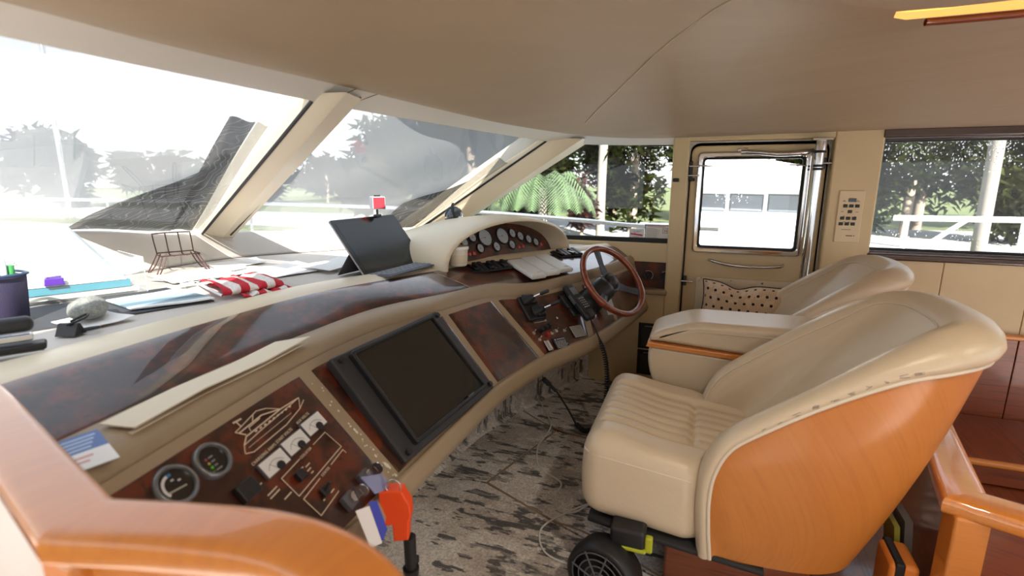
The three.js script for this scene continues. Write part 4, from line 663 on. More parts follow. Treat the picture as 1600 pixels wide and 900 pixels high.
// ---- armrest console between the chairs
{
  const a = thing('armrest_console', 'cream padded armrest with a thin wooden strip between the two chairs', 'armrest', [2.0, 0, 0]);
  const prof = (pts) => { const s = new THREE.Shape(); s.moveTo(...pts[0]); s.splineThru(pts.slice(1).map(([x, y]) => new THREE.Vector2(x, y))); s.closePath(); return s; };
  const toX = (g) => g.applyMatrix4(new THREE.Matrix4().makeBasis(V(0, 0, 1), V(0, 1, 0), V(-1, 0, 0))); // shape x -> z, shape y -> y, depth -> -x
  const pad = new THREE.Shape(); pad.moveTo(-0.165, 0.622); pad.bezierCurveTo(-0.178, 0.645, -0.15, 0.662, -0.1, 0.68); pad.bezierCurveTo(-0.05, 0.7, -0.02, 0.712, 0.03, 0.714); pad.lineTo(0.42, 0.718); pad.lineTo(0.46, 0.7); pad.lineTo(0.46, 0.586); pad.closePath();
  part('pad', new THREE.ExtrudeGeometry(pad, { depth: 0.2, bevelEnabled: true, bevelSize: 0.022, bevelThickness: 0.035, bevelOffset: -0.022, bevelSegments: 6, curveSegments: 20 }).applyMatrix4(new THREE.Matrix4().makeBasis(V(0, 0, 1), V(0, 1, 0), V(-1, 0, 0))).translate(0.24, 0, 0), mLeather, a);
  part('pad_seam', tube([[0.005, 0.662, -0.06], [0.003, 0.676, -0.01], [0.003, 0.68, 0.05], [0.003, 0.684, 0.42]], 0.002, 50, 6), mPipe, a);
  part('wooden_strip', muv(ext(poly([[-0.178, 0.602], [-0.172, 0.622], [0.46, 0.59], [0.46, 0.57]]), 0.285, 0.004).applyMatrix4(new THREE.Matrix4().makeBasis(V(0, 0, 1), V(0, 1, 0), V(-1, 0, 0))).translate(0.282, 0, 0)), mWood, a);
  const body = new THREE.Shape(); body.moveTo(-0.165, 0.605); body.bezierCurveTo(-0.178, 0.54, -0.16, 0.46, -0.11, 0.4); body.lineTo(-0.06, 0.1); body.lineTo(0.46, 0.1); body.lineTo(0.46, 0.573); body.closePath();
  part('body', new THREE.ExtrudeGeometry(body, { depth: 0.23, bevelEnabled: true, bevelSize: 0.015, bevelThickness: 0.018, bevelOffset: -0.015, bevelSegments: 4, curveSegments: 16 }).applyMatrix4(new THREE.Matrix4().makeBasis(V(0, 0, 1), V(0, 1, 0), V(-1, 0, 0))).translate(0.255, 0, 0), mLeather, a);
  part('plinth', muv(bx(0.2, 0.1, 0.4, 0.13, 0.05, 0.22)), mRedWood, a);
}
// ---- dotted pillow against the door
{
  const tex = dtex(256, 256, (u, v) => {
    const cell = (x, y) => [x - Math.floor(x), y - Math.floor(y)]; let [a, b] = cell(u * 4 + (Math.floor(v * 4) % 2) * 0.5, v * 4), d = Math.hypot(a - 0.5, b - 0.5); let c = [214, 192, 166];
    const [e, f] = cell(u * 16, v * 16 + 0.5 * (Math.floor(u * 16) % 2)), r = Math.abs(Math.hypot(e - 0.5, f - 0.5) - 0.3); if (r < 0.1 && fbm(u, v, 6, 6, 2, 303) > 0.42) c = [181, 146, 112];
    if (d < 0.17) c = [22, 20, 22]; return c;
  }, [0.17, 0.17]);
  const w = 0.5, h = 0.25, rows = []; const N2 = 40, H2 = 24, pts = (side) => { const o = []; for (let i = 0; i <= H2; i++) { const r = []; for (let j = 0; j <= N2; j++) { const u = j / N2 * 2 - 1, v = i / H2 * 2 - 1, e = Math.pow((1 - u ** 4) * (1 - v ** 4), 0.5), sag = 0.03 * (1 - Math.cos(u * Math.PI * 1.1)) * (v > 0 ? v : 0); r.push(V(side * 0.075 * e, h / 2 * v * (1 - 0.06 * (1 - u * u)) - 0.035 * v * (v > 0 ? 1 : 0) * Math.exp(-Math.pow((u + 0.45) / 0.22, 2)) * 0 - 0.03 * (v > 0 ? v : 0) * Math.exp(-Math.pow((u + 0.3) / 0.25, 2)), w / 2 * u * (1 - 0.06 * (1 - v * v)))); } o.push(r); } return o; };
  const p = thing('pillow', 'beige throw pillow with black dots leaning against the door', 'pillow', [2.93, 0.58, 0.265]);
  const mP = M({ map: tex, roughness: 0.9 });
  part('cover', merge([grid(pts(-1)), grid(pts(1))]), mP, p);
  const edge = pts(0); part('black_piping', new THREE.TubeGeometry(new THREE.CatmullRomCurve3([...edge[H2], ...edge.map((r) => r[N2]).reverse().slice(1), ...[...edge[0]].reverse().slice(1), ...edge.map((r) => r[0]).slice(1, -1)], true), 200, 0.004, 6, true), mBlack, p);
  p.rotation.x = 0.06;
}
// ================================================================ varnished companionway rails
function sweepCap(path, w, h, n = 60, mitre) { // rounded cap along a path in plan; mitre = direction of the joint's other leg at the start
  const c = curve(path), sec = []; for (let k = 0; k < 28; k++) { const a = k / 28 * Math.PI * 2, e = 0.45, cx = Math.sign(Math.cos(a)) * Math.pow(Math.abs(Math.cos(a)), e), sy = Math.sign(Math.sin(a)) * Math.pow(Math.abs(Math.sin(a)), e); sec.push([cx * w / 2, sy * h / 2]); }
  const rows = []; for (let i = 0; i <= n; i++) {
    const p = c.getPoint(i / n), t = c.getTangent(i / n); t.y = 0; t.normalize(); let s = V(-t.z, 0, t.x);
    if (mitre && i === 0) { const o = V(...mitre).setY(0).normalize(), b = t.clone().sub(o).normalize(), m = V(-b.z, 0, b.x); s = m.multiplyScalar(1 / Math.max(0.5, Math.abs(m.dot(s)))); }
    else if (mitre && p.distanceTo(c.getPoint(0)) < w * 0.24) continue;
    rows.push(sec.map(([a, b]) => p.clone().addScaledVector(s, a).add(V(0, b, 0))));
  }
  const end = (r) => { const m = r.reduce((q, p) => q.add(p), V(0, 0, 0)).multiplyScalar(1 / r.length); return grid([r, r.map(() => m.clone())], { closedU: true }); };
  return merge([grid(rows, { closedU: true }), end(rows[0]), end([...rows[rows.length - 1]].reverse())]);
}
const wallUnder = (path, y1, th, n = 40) => { const c = curve(path), L = [], R2 = []; for (let i = 0; i <= n; i++) { const p = c.getPoint(i / n), t = c.getTangent(i / n); t.y = 0; t.normalize(); const s = V(-t.z, 0, t.x).multiplyScalar(th / 2); L.push(p.clone().add(s)); R2.push(p.clone().sub(s)); } const at = (a, y) => a.map((p) => V(p.x, y, p.z)); return muv(merge([grid([at(L, y1), at(L, 0)]), grid([at(R2, 0), at(R2, y1)]), grid([[V(L[0].x, y1, L[0].z), V(R2[0].x, y1, R2[0].z)], [V(L[0].x, 0, L[0].z), V(R2[0].x, 0, R2[0].z)]]), grid([[V(R2[n].x, y1, R2[n].z), V(L[n].x, y1, L[n].z)], [V(R2[n].x, 0, R2[n].z), V(L[n].x, 0, L[n].z)]])])); };
{
  const r = thing('companionway_rail', 'varnished orange wooden rail with mitred corner in the left foreground', 'railing');
  const yc = 0.911, leg1 = [[0.268, yc, -0.554], [0.312, yc, -0.709], [0.354, yc, -0.853], [0.381, yc, -0.945], [0.415, yc, -1.07], [0.44, yc, -1.17]], leg2 = [[0.268, yc, -0.554], [0.296, yc, -0.457], [0.315, yc, -0.366], [0.314, yc - 0.001, -0.297], [0.293, yc - 0.003, -0.236], [0.255, yc - 0.006, -0.187], [0.206, yc - 0.01, -0.152]];
  const d1 = [0.044, 0, -0.155], d2 = [0.028, 0, 0.097]; part('cap', sweepCap(leg1, 0.067, 0.037, 60, d2), mWoodCap, r); part('cap', sweepCap(leg2, 0.067, 0.037, 60, d1), mWoodCap, r);
  part('white_wall', wallUnder(leg1.map(([x, y, z]) => [x - 0.004, y, z]), 0.9, 0.036), mWhite, r);
  part('wooden_wall', wallUnder(leg2, 0.9, 0.042), mWood, r);
  part('corner_post', muv(rbx(0.054, 0.9, 0.054, 0.009, 0.268, 0.45, -0.55)), mWood, r);
}
{
  const r = thing('stair_rail', 'varnished wooden stair rail behind the near helm chair', 'railing');
  const la = [[1.47, 0.455, 0.665], [1.65, 0.455, 0.7], [1.9, 0.455, 0.75], [2.1, 0.455, 0.79]], lb = [[1.47, 0.455, 0.665], [1.43, 0.455, 0.77], [1.36, 0.455, 0.98], [1.3, 0.455, 1.2]];
  part('cap', sweepCap(la, 0.1, 0.05, 60, [-0.04, 0, 0.105]), mWoodCap, r); part('cap', sweepCap(lb, 0.1, 0.05, 60, [0.18, 0, 0.035]), mWoodCap, r);
  part('panel', wallUnder(la, 0.44, 0.05), mRedWood, r); part('panel', wallUnder(lb, 0.44, 0.07), mRedWood, r);
  part('corner_post', muv(rbx(0.075, 0.44, 0.075, 0.008, 1.455, 0.22, 0.67)), mWood, r);
}
// ---- wooden wainscot and low step along the starboard side aft of the chairs
{
  const c = thing('wainscot', 'dark red wooden wainscot below the right-hand window', 'panelling');
  for (const [z0, z1] of [[0.8, 1.45], [1.453, 2.1], [2.103, 3.15]]) part('panel', muv(rbx(0.028, 0.5, z1 - z0, 0.003, 3.044, 0.25, (z0 + z1) / 2, 1)), mRedWood, c);
  part('cap_moulding', muv(rbx(0.04, 0.026, 2.36, 0.009, 3.038, 0.509, 1.975)), mWood, c);
  const st = thing('low_step', 'low dark wooden step behind the far chair', 'step');
  part('tread', muv(rbx(0.52, 0.1, 2.1, 0.004, 2.76, 0.05, 2.05, 1)), mRedWood, st);
  part('edge_moulding', muv(rbx(0.03, 0.028, 2.1, 0.012, 2.505, 0.092, 2.05)), mWood, st);
}
// ================================================================ things on the dashboard
const DY = 0.863;
// tablet on its keyboard
{
  const bl = V(1.664, 0.874, -1.241), br = V(2.084, 0.874, -1.211), ex = br.clone().sub(bl).normalize(), fwd = V(0, 1, 0).cross(ex).normalize(), th = 38 * Math.PI / 180, ey = V(0, Math.cos(th), 0).addScaledVector(fwd, Math.sin(th)), n = ex.clone().cross(ey), W = bl.distanceTo(br), H = 0.272;
  const Mx = frame(bl.clone().addScaledVector(ex, W / 2), ex, ey, n), t = thing('tablet', 'black tablet leaning on a grey keyboard on the dashboard', 'tablet');
  part('body', ext(rshape(W, H, 0.014, 0, H / 2), 0.008, 0.002).translate(0, 0, -0.008).applyMatrix4(Mx), M({ color: lin(0.3, 0.3, 0.31), roughness: 0.3, metalness: 0.8 }), t);
  part('screen', ext(rshape(W - 0.006, H - 0.006, 0.012, 0, H / 2), 0.002).translate(0, 0, -0.001).applyMatrix4(Mx), M({ color: lin(0.006, 0.006, 0.006), roughness: 0.1 }), t);
  part('display', new THREE.PlaneGeometry(W - 0.045, H - 0.04).translate(0, H / 2, 0.0015).applyMatrix4(Mx), M({ color: lin(0.017, 0.018, 0.017), roughness: 0.14 }), t);
  part('home_button', new THREE.CircleGeometry(0.006, 16).translate(W / 2 - 0.012, H / 2, 0.0016).applyMatrix4(Mx), mGrey, t);
  part('kickstand', slab([[bl.clone().addScaledVector(ey, 0.11).addScaledVector(n, -0.01), br.clone().addScaledVector(ey, 0.11).addScaledVector(n, -0.01)], [bl.clone().addScaledVector(fwd, 0.14).setY(0.866), br.clone().addScaledVector(fwd, 0.14).setY(0.866)]].map((r) => r.map((p) => p.clone().addScaledVector(ex, 0))), [0, 0.003, 0.004]), mGrey, t);
  const kb = part('keyboard', (() => { const a = bl.clone().addScaledVector(fwd, 0.06), b = br.clone().addScaledVector(fwd, 0.06), c = br.clone().addScaledVector(fwd, -0.13), d = bl.clone().addScaledVector(fwd, -0.13); for (const p of [a, b]) p.y = 0.874; for (const p of [c, d]) p.y = 0.886; return slab([[a, b], [d, c]], [0, -0.006, 0]); })(), M({ color: lin(0.1, 0.115, 0.14), roughness: 0.6 }), t);
  const keyG = rbx(0.026, 0.004, 0.02, 0.002, 0, 0, 0, 1), keyM = M({ color: lin(0.16, 0.18, 0.21), roughness: 0.6 });
  for (let r = 0; r < 4; r++) for (let k = 0; k < 13; k++) { const p = bl.clone().addScaledVector(ex, 0.025 + k * 0.0305).addScaledVector(fwd, -0.025 - r * 0.026); const m = part('key', keyG, keyM, kb); m.position.set(p.x, 0.8815 + 0.0016 * r, p.z); m.rotation.y = -Math.atan2(ex.z, ex.x); m.rotation.x = 0.06; }
  // small clip-on speaker with a red face
  const c = thing('clip_speaker', 'small grey clip-on gadget with red face on top of the tablet', 'gadget'), top = bl.clone().addScaledVector(ex, W * 0.72).addScaledVector(ey, H);
  part('stem', bar(top.toArray(), top.clone().add(V(0, 0.03, 0)).toArray(), 0.005), mBlack, c);
  part('clip', rbx(0.04, 0.012, 0.02, 0.004, top.x, top.y, top.z), mBlack, c);
  const bm = new THREE.Matrix4().makeRotationY(-0.75).setPosition(top.x + 0.005, top.y + 0.058, top.z);
  part('body', ext(rshape(0.058, 0.056, 0.006), 0.07, 0.004).translate(0, 0, -0.035).applyMatrix4(bm), M({ color: lin(0.36, 0.38, 0.42), roughness: 0.45 }), c);
  part('top_dial', cyl(0.014, 0.014, 0.006, 0, 0.031, 0).applyMatrix4(bm), mBlack, c);
  part('red_face', rbx(0.05, 0.048, 0.004, 0.002, 0, 0, 0.036, 1).applyMatrix4(bm), M({ color: lin(0.5, 0.03, 0.05), roughness: 0.35 }), c);
}
// paper cup
{
  const c = thing('paper_cup', 'cream paper cup with lid in front of the gauges', 'cup', [2.06, 0.868, -1.024]);
  part('cup', new THREE.LatheGeometry([[0, 0.001], [0.036, 0], [0.0375, 0.004], [0.043, 0.07], [0.0435, 0.078]].map(([a, b]) => new THREE.Vector2(a, b)), 36), M({ color: lin(0.75, 0.71, 0.6), roughness: 0.7 }), c);
  part('sleeve', new THREE.LatheGeometry([[0.0385, 0.012], [0.0398, 0.012], [0.043, 0.052], [0.0418, 0.052]].map(([a, b]) => new THREE.Vector2(a, b)), 36), M({ color: lin(0.68, 0.6, 0.45), roughness: 0.8 }), c);
  part('lid', new THREE.LatheGeometry([[0.046, 0.074], [0.0475, 0.08], [0.0465, 0.086], [0.043, 0.09], [0.041, 0.086], [0, 0.086]].map(([a, b]) => new THREE.Vector2(a, b)), 36), mWhite, c);
}
// compass on the hood
{
  const c = thing('compass', 'dark domed compass in a bracket behind the gauge hood', 'compass', [2.6, 1.012, -1.32]);
  part('dome', new THREE.SphereGeometry(0.052, 28, 18, 0, Math.PI * 2, 0, Math.PI * 0.62).translate(0.01, 0.038, 0), M({ color: lin(0.04, 0.055, 0.07), roughness: 0.08, clearcoat: 1, clearcoatRoughness: 0.02 }), c);
  part('base', cyl(0.05, 0.058, 0.03, 0.01, 0.008, 0), mBlack, c);
  part('bracket', tube([[-0.02, 0, 0.05], [-0.045, 0.03, 0.035], [-0.045, 0.07, 0.02], [-0.02, 0.1, 0.01], [0.005, 0.098, 0]], 0.009, 30, 8), mBlack, c);
  part('lamp', new THREE.SphereGeometry(0.013, 14, 10).translate(-0.025, 0.025, 0.055), mWhite, c);
}
// wire easel
{
  const e = thing('wire_easel', 'small brown wire display easel standing on the sunlit dashboard', 'easel', [1.54, DY, -2.1]), r = 0.0026, t = (p, c) => tube(p, r, 50, 6, c);
  const ang = -0.42, S = (g) => g.rotateY(ang), m = M({ color: lin(0.06, 0.02, 0.02), roughness: 0.4 });
  part('seat_frame', S(t([[-0.07, 0.075, -0.035], [-0.072, 0.075, 0.04], [-0.06, 0.075, 0.05], [0.06, 0.075, 0.05], [0.072, 0.075, 0.04], [0.07, 0.075, -0.035]])), m, e);
  part('back_frame', S(t([[-0.068, 0.075, -0.035], [-0.07, 0.15, -0.062], [-0.06, 0.16, -0.065], [0.06, 0.16, -0.065], [0.07, 0.15, -0.062], [0.068, 0.075, -0.035]])), m, e);
  part('cross_bar', S(bar([-0.07, 0.08, -0.036], [0.07, 0.08, -0.036], r)), m, e);
  for (const x of [-0.024, 0.024]) part('wire', S(t([[x, 0.16, -0.065], [x, 0.08, -0.037], [x, 0.07, -0.02], [x, 0.073, 0.05]])), m, e);
  for (const [x, z] of [[-0.07, -0.03], [0.07, -0.03], [-0.065, 0.045], [0.065, 0.045]]) part('leg', S(t([[x, 0.075, z], [x * 1.3, 0.03, z * 1.35], [x * 1.5, 0.002, z * 1.55], [x * 1.38, 0.002, z * 1.65], [x * 1.1, 0.03, z * 1.35], [x * 0.8, 0.075, z * 1.1]])), m, e);
}
// loose papers
const sheet = (pts, y, lift = 0.01, th = 0.0016, n = 8) => { const q = quad(...pts.map(([x, z]) => [x, y, z]), n, n); q.forEach((r, i) => r.forEach((p, j) => { const u = j / n, v = i / n; p.y += lift * (Math.pow(u, 3) * 0.6 + Math.pow(1 - v, 4) * 0.3 + 0.15 * Math.sin(u * 5 + v * 3) ** 2); })); return slab(q, [0, -th, 0]); };
solo('paper_stack', 'loose white papers lying behind the striped flag', 'papers', merge([sheet([[1.33, -1.99], [1.62, -1.93], [1.6, -1.74], [1.345, -1.8]], DY + 0.006, 0.006), sheet([[1.36, -2.02], [1.66, -1.88], [1.58, -1.7], [1.3, -1.82]], DY + 0.012, 0.012)]), mPaper);
solo('paper_sheet', 'white paper sheet lying left of the tablet in the sun', 'papers', sheet([[1.6, -1.85], [1.85, -1.75], [1.78, -1.5], [1.55, -1.58]], DY + 0.006, 0.012), mPaper);
solo('paper_sheet', 'curled white paper sheet lying behind the tablet stand', 'papers', sheet([[1.72, -1.62], [1.95, -1.58], [1.92, -1.42], [1.7, -1.44]], DY + 0.016, 0.02), mPaper);
solo('paper_sheet', 'white paper sheet lying between the easel and the pillar', 'papers', sheet([[1.68, -2.12], [1.9, -2.05], [1.82, -1.9], [1.62, -1.98]], DY + 0.005, 0.008), mPaper);
solo('eraser', 'small white eraser lying on the papers behind the flag', 'eraser', rbx(0.06, 0.018, 0.03, 0.006, 1.56, DY + 0.032, -1.79), mWhite);
// folded striped flag
{
  const stripe = dtex(256, 64, (u, v) => { const k = Math.floor(u * 7) % 2, n = 0.92 + 0.16 * fbm(u, v, 60, 60, 2, 401); return (k ? [232, 228, 224] : [196, 40, 56]).map((c) => c * n); }, [1, 1]);
  const f = thing('striped_flag', 'folded red and white striped flag on the dashboard', 'flag');
  const layer = (a, b, c, d, y, h) => { // a..d: back left, back right, front right, front left; rolls over the front edge
    const n = 40, m = 16, rows = []; for (let i = 0; i <= m; i++) { const r = []; for (let j = 0; j <= n; j++) { const u = j / n, v = i / (m - 4), p = lp(lp(V(a[0], 0, a[1]), V(b[0], 0, b[1]), u), lp(V(d[0], 0, d[1]), V(c[0], 0, c[1]), u), Math.min(1, v)); const w = 0.004 * Math.sin(u * 14 + v * 3) + 0.003 * Math.sin(u * 31); if (v <= 1) p.y = y + h * (0.35 + 0.65 * sst(0, 0.6, v)) + w; else { const k = (i - (m - 4)) / 4; p.y = y + h * (1 - k) + w * (1 - k); p.z += 0.014 * Math.sin(k * Math.PI); p.x -= 0.006 * Math.sin(k * Math.PI); } r.push(p); } rows.push(r); }
    const g = grid(rows), uv = g.attributes.uv; for (let i = 0; i <= m; i++) for (let j = 0; j <= n; j++) uv.setXY(i * (n + 1) + j, j / n, i / m); return g;
  };
  const mF = M({ map: stripe, roughness: 0.85 });
  part('upper_fold', layer([1.33, -1.72], [1.52, -1.68], [1.395, -1.395], [1.2, -1.46], DY + 0.012, 0.026), mF, f);
  part('lower_fold', layer([1.34, -1.7], [1.53, -1.66], [1.41, -1.36], [1.24, -1.415], DY + 0.001, 0.012), mF, f);
  part('white_cord', tube([[1.33, DY + 0.012, -1.73], [1.27, DY + 0.018, -1.62], [1.21, DY + 0.02, -1.5], [1.2, DY + 0.014, -1.455]], 0.005, 30, 6), mPaper, f);
  part('rope_tuft', merge(Array.from({ length: 9 }, () => { const a = V(1.32, DY + 0.008, -1.74); return tube([a, a.clone().add(V(-0.02 + rr(-0.02, 0.02), rr(0, 0.012), -0.01 + rr(-0.02, 0.02))), a.clone().add(V(-0.045 + rr(-0.02, 0.02), rr(-0.004, 0.008), rr(-0.035, 0.02)))], 0.0022, 10, 5); })), mPaper, f);
}
// dark desk mat, brochure, stone on a napkin
solo('desk_mat', 'thin dark grey mat under the stone and brochure', 'mat', slab(quad([0.62, DY + 0.004, -1.98], [1.262, DY + 0.004, -1.803], [1.175, DY + 0.004, -1.465], [0.62, DY + 0.004, -1.66], 4, 4), [0, -0.004, 0]), M({ color: lin(0.05, 0.052, 0.06), roughness: 0.7 }));
{
  const tx = print(512, 320, (c, w, h) => { const g = c; g.fillStyle = '#9fb6c2'; g.fillRect(0, 0, w, h); g.fillStyle = '#dfe8ec'; g.fillRect(0, 0, w, 90); g.fillStyle = '#6f8a99'; g.beginPath(); g.moveTo(0, 190); g.quadraticCurveTo(200, 110, 512, 170); g.lineTo(512, 240); g.quadraticCurveTo(220, 190, 0, 260); g.fill(); g.fillStyle = '#e8eef0'; g.fillRect(0, 270, w, 50); g.fillStyle = '#5d7688'; for (let k = 0; k < 8; k++) g.fillRect(290 + k * 22, 46 + (k % 3) * 4, 16, 22); });
  const g = sheet([[1.03, -1.755], [1.225, -1.69], [1.165, -1.45], [0.985, -1.57]], DY + 0.012, 0.006, 0.004), uv = g.attributes.uv, p = g.attributes.position; const o = V(0.985, 0, -1.57), ax = V(1.165 - 0.985, 0, 0.12), bx_ = V(0.045, 0, -0.185); for (let i = 0; i < p.count; i++) { const dx = p.getX(i) - o.x, dz = p.getZ(i) - o.z, det = ax.x * bx_.z - ax.z * bx_.x; uv.setXY(i, (dx * bx_.z - dz * bx_.x) / det, (ax.x * dz - ax.z * dx) / det); }
  solo('brochure', 'pale blue folded brochure lying on the dark mat', 'brochure', g, M({ map: tx, roughness: 0.4 }));
}
{
  const g = new THREE.SphereGeometry(1, 40, 26), p = g.attributes.position; for (let i = 0; i < p.count; i++) { const x = p.getX(i), y = p.getY(i), z = p.getZ(i), k = 1 + 0.05 * Math.sin(x * 3 + 1) * Math.cos(z * 4) + 0.02 * Math.sin(7 * x + 5 * y); p.setXYZ(i, x * k * 0.07, Math.sign(y) * Math.pow(Math.abs(y), 0.85) * k * 0.03, z * k * 0.045); } g.computeVertexNormals();
  const s = solo('stone', 'smooth oval grey stone lying on a white napkin', 'stone', muv(g), M({ map: stoneTex, roughness: 0.85, bumpMap: stoneTex, bumpScale: 0.001 }), [0.872, DY + 0.042, -1.565]); s.rotation.y = 0.9;
  solo('napkin', 'crumpled white napkin under the grey stone', 'napkin', sheet([[0.815, -1.63], [0.93, -1.6], [0.93, -1.47], [0.81, -1.485]], DY + 0.007, 0.012, 0.002, 14), mPaper);
}
// clear tray with papers, pen cup, stapler, clip
{
  const o = V(1.19, DY + 0.006, -1.795), ex = V(-0.88, 0, -0.42).normalize(), ez = V(0.3, 0, -0.95).normalize(), t = thing('acrylic_tray', 'clear acrylic letter tray full of papers at the left', 'tray');
  const W = 0.56, Dp = 0.26, H = 0.12, at = (u, v, y) => o.clone().addScaledVector(ex, u).addScaledVector(ez, v).add(V(0, y, 0)), mA = M({ color: lin(0.97, 0.99, 1), roughness: 0.03, transmission: 0.94, ior: 1.4, thickness: 0 });
  const wall = (name, a, b) => part(name, grid([[at(...a, 0), at(...b, 0)], [at(...a, H), at(...b, H)]]), mA, t);
  wall('front_wall', [0, 0], [W, 0]); wall('side_wall', [0, 0], [0, Dp]); wall('back_wall', [0, Dp], [W, Dp]); part('bottom', slab([[at(0, 0, 0), at(W, 0, 0)], [at(0, Dp, 0), at(W, Dp, 0)]], [0, 0.003, 0]), mA, t);
  part('upper_edge', merge([bar(at(0, 0, H).toArray(), at(W, 0, H).toArray(), 0.0016, 6), bar(at(0, 0, H).toArray(), at(0, Dp, H).toArray(), 0.0016, 6), bar(at(0, 0, 0).toArray(), at(0, 0, H).toArray(), 0.0016, 6)]), M({ color: lin(0.75, 0.8, 0.84), roughness: 0.1, transmission: 0.5, thickness: 0 }), t);
  const block = (u0, u1, v0, v1, y0, y1, tilt = 0) => slab([[at(u0, v0, y0 + tilt), at(u1, v0, y0)], [at(u0, v1, y0 + tilt), at(u1, v1, y0)]], [0, y1 - y0, 0]);
  solo('note_pad', 'cream board backed pad at the bottom of the tray', 'pad', block(0.02, 0.54, 0.012, 0.22, 0.006, 0.02), M({ color: lin(0.62, 0.6, 0.55), roughness: 0.8 }));
  solo('teal_folder', 'teal folder lying in the clear tray', 'folder', block(0.04, 0.42, 0.016, 0.2, 0.023, 0.046), M({ color: lin(0.03, 0.22, 0.29), roughness: 0.5 }));
  solo('document_pile', 'pile of white documents on the teal folder', 'papers', merge([block(0.05, 0.54, 0.014, 0.21, 0.05, 0.054, -0.002), block(0.09, 0.54, 0.02, 0.22, 0.056, 0.066, -0.004), block(0.16, 0.54, 0.03, 0.23, 0.07, 0.078, -0.008)]), mPaper);
  const bc = thing('purple_clip', 'purple binder clip on the papers in the tray', 'clip'), cp = at(0.235, 0.012, 0.055); part('jaw', ext(poly([[-0.025, 0], [0.025, 0], [0.022, 0.022], [-0.022, 0.022]]), 0.02, 0.002).applyMatrix4(frame(cp, ex.clone().negate(), V(0, 1, 0), ex.clone().negate().cross(V(0, 1, 0)))), M({ color: lin(0.09, 0.03, 0.3), roughness: 0.35 }), bc); part('arm', rbx(0.04, 0.006, 0.012, 0.002, cp.x - 0.0, cp.y + 0.024, cp.z), M({ color: lin(0.09, 0.03, 0.3), roughness: 0.35 }), bc);
  // white binder standing behind the tray
  const b = thing('white_binder', 'white ring binder leaning open behind the clear tray', 'binder'), p0 = V(1.27, DY + 0.004, -2.02), a1 = V(1.17, DY + 0.215, -2.14), p1 = V(0.62, DY + 0.004, -2.02), a2 = V(0.6, DY + 0.215, -2.14);
  part('cover', slab([[p1, p0], [a2, a1]], [0.004, 0.004, -0.008]), mPaper, b); part('edge_strip', slab([[p0, p0.clone().add(V(0.022, 0, -0.01))], [a1, a1.clone().add(V(0.012, 0, -0.006))]], [0, 0.003, -0.006]), M({ color: lin(0.36, 0.42, 0.47), roughness: 0.4 }), b); part('rivet', new THREE.SphereGeometry(0.006, 10, 8).translate(0.97, DY + 0.12, -2.08), mSteel, b);
}
{
  const c = thing('pen_cup', 'dark blue mesh pen cup at the left edge', 'pen cup', [0.775, DY + 0.006, -1.76]), q = (s, y, k = 1) => [[-s * k, y, -s], [s * k, y, -s], [s * k, y, s], [-s * k, y, s]];
  const net = dtex(128, 128, (u, v) => { const a = (u * 16) % 1, b = (v * 16 + 0.5 * (Math.floor(u * 16) % 2)) % 1; return Math.hypot(a - 0.5, b - 0.5) < 0.27 ? [120, 96, 104] : [30, 42, 78]; }, [0.05, 0.05]);
  part('net_wall', grid([q(0.04, 0), q(0.044, 0.06), q(0.048, 0.13)], { closedU: true }), M({ map: net, roughness: 0.4, metalness: 0.3 }), c); part('base', bx(0.08, 0.004, 0.08, 0, 0.002, 0), mGrey, c);
  part('rim', tube([...q(0.049, 0.132)].map((p) => V(...p)), 0.004, 40, 6, true), M({ color: lin(0.03, 0.06, 0.12), roughness: 0.4 }), c);
  const pen = (name, label, x, z, tx, h, r, col) => { const t = solo(name, label, 'pen', bar([0, 0.006, 0], [tx, h, 0.01], r, 12), M({ color: col, roughness: 0.35 }), [0.775 + x, DY + 0.006, -1.76 + z]); return t; };
  pen('pen', 'blue pen in the pen cup', -0.012, 0.0, -0.008, 0.19, 0.009, lin(0.2, 0.45, 0.7)); pen('marker', 'green marker in the pen cup', 0.022, 0.01, 0.004, 0.155, 0.011, lin(0.08, 0.4, 0.12)); pen('pen', 'white pen in the pen cup', 0.006, 0.02, 0.004, 0.175, 0.007, lin(0.7, 0.75, 0.8));
  const s = thing('stapler', 'black stapler at the left edge of the dashboard rim', 'stapler', [0.6, DY + 0.014, -1.42]);
  part('base', rbx(0.17, 0.016, 0.045, 0.006, 0, 0.008, 0), mBlack, s); part('magazine', rbx(0.15, 0.016, 0.026, 0.005, -0.01, 0.03, 0), mSteel, s); part('arm', rbx(0.16, 0.034, 0.034, 0.014, -0.01, 0.06, 0), mBlack, s); part('rubber_foot', rbx(0.16, 0.004, 0.04, 0.002, 0, 0, 0), mGrey, s); s.rotation.y = -0.5;
  const k = thing('binder_clip', 'black binder clip lying beside the stone', 'clip', [0.765, DY + 0.003, -1.5]);
  part('jaw', ext(poly([[-0.02, 0], [0.02, 0], [0.004, 0.03], [-0.004, 0.03]]), 0.05, 0.002).rotateY(0.4), mBlack, k); part('arm', tube([[0.0, 0.028, 0.03], [0.03, 0.04, 0.05], [0.05, 0.045, 0.03], [0.02, 0.03, 0.01]], 0.003, 30, 6), mBlack, k); part('arm', tube([[0.01, 0.004, 0.03], [0.05, 0.012, 0.06], [0.06, 0.006, 0.03], [0.015, 0.006, 0.01]], 0.003, 30, 6), mBlack, k);
}
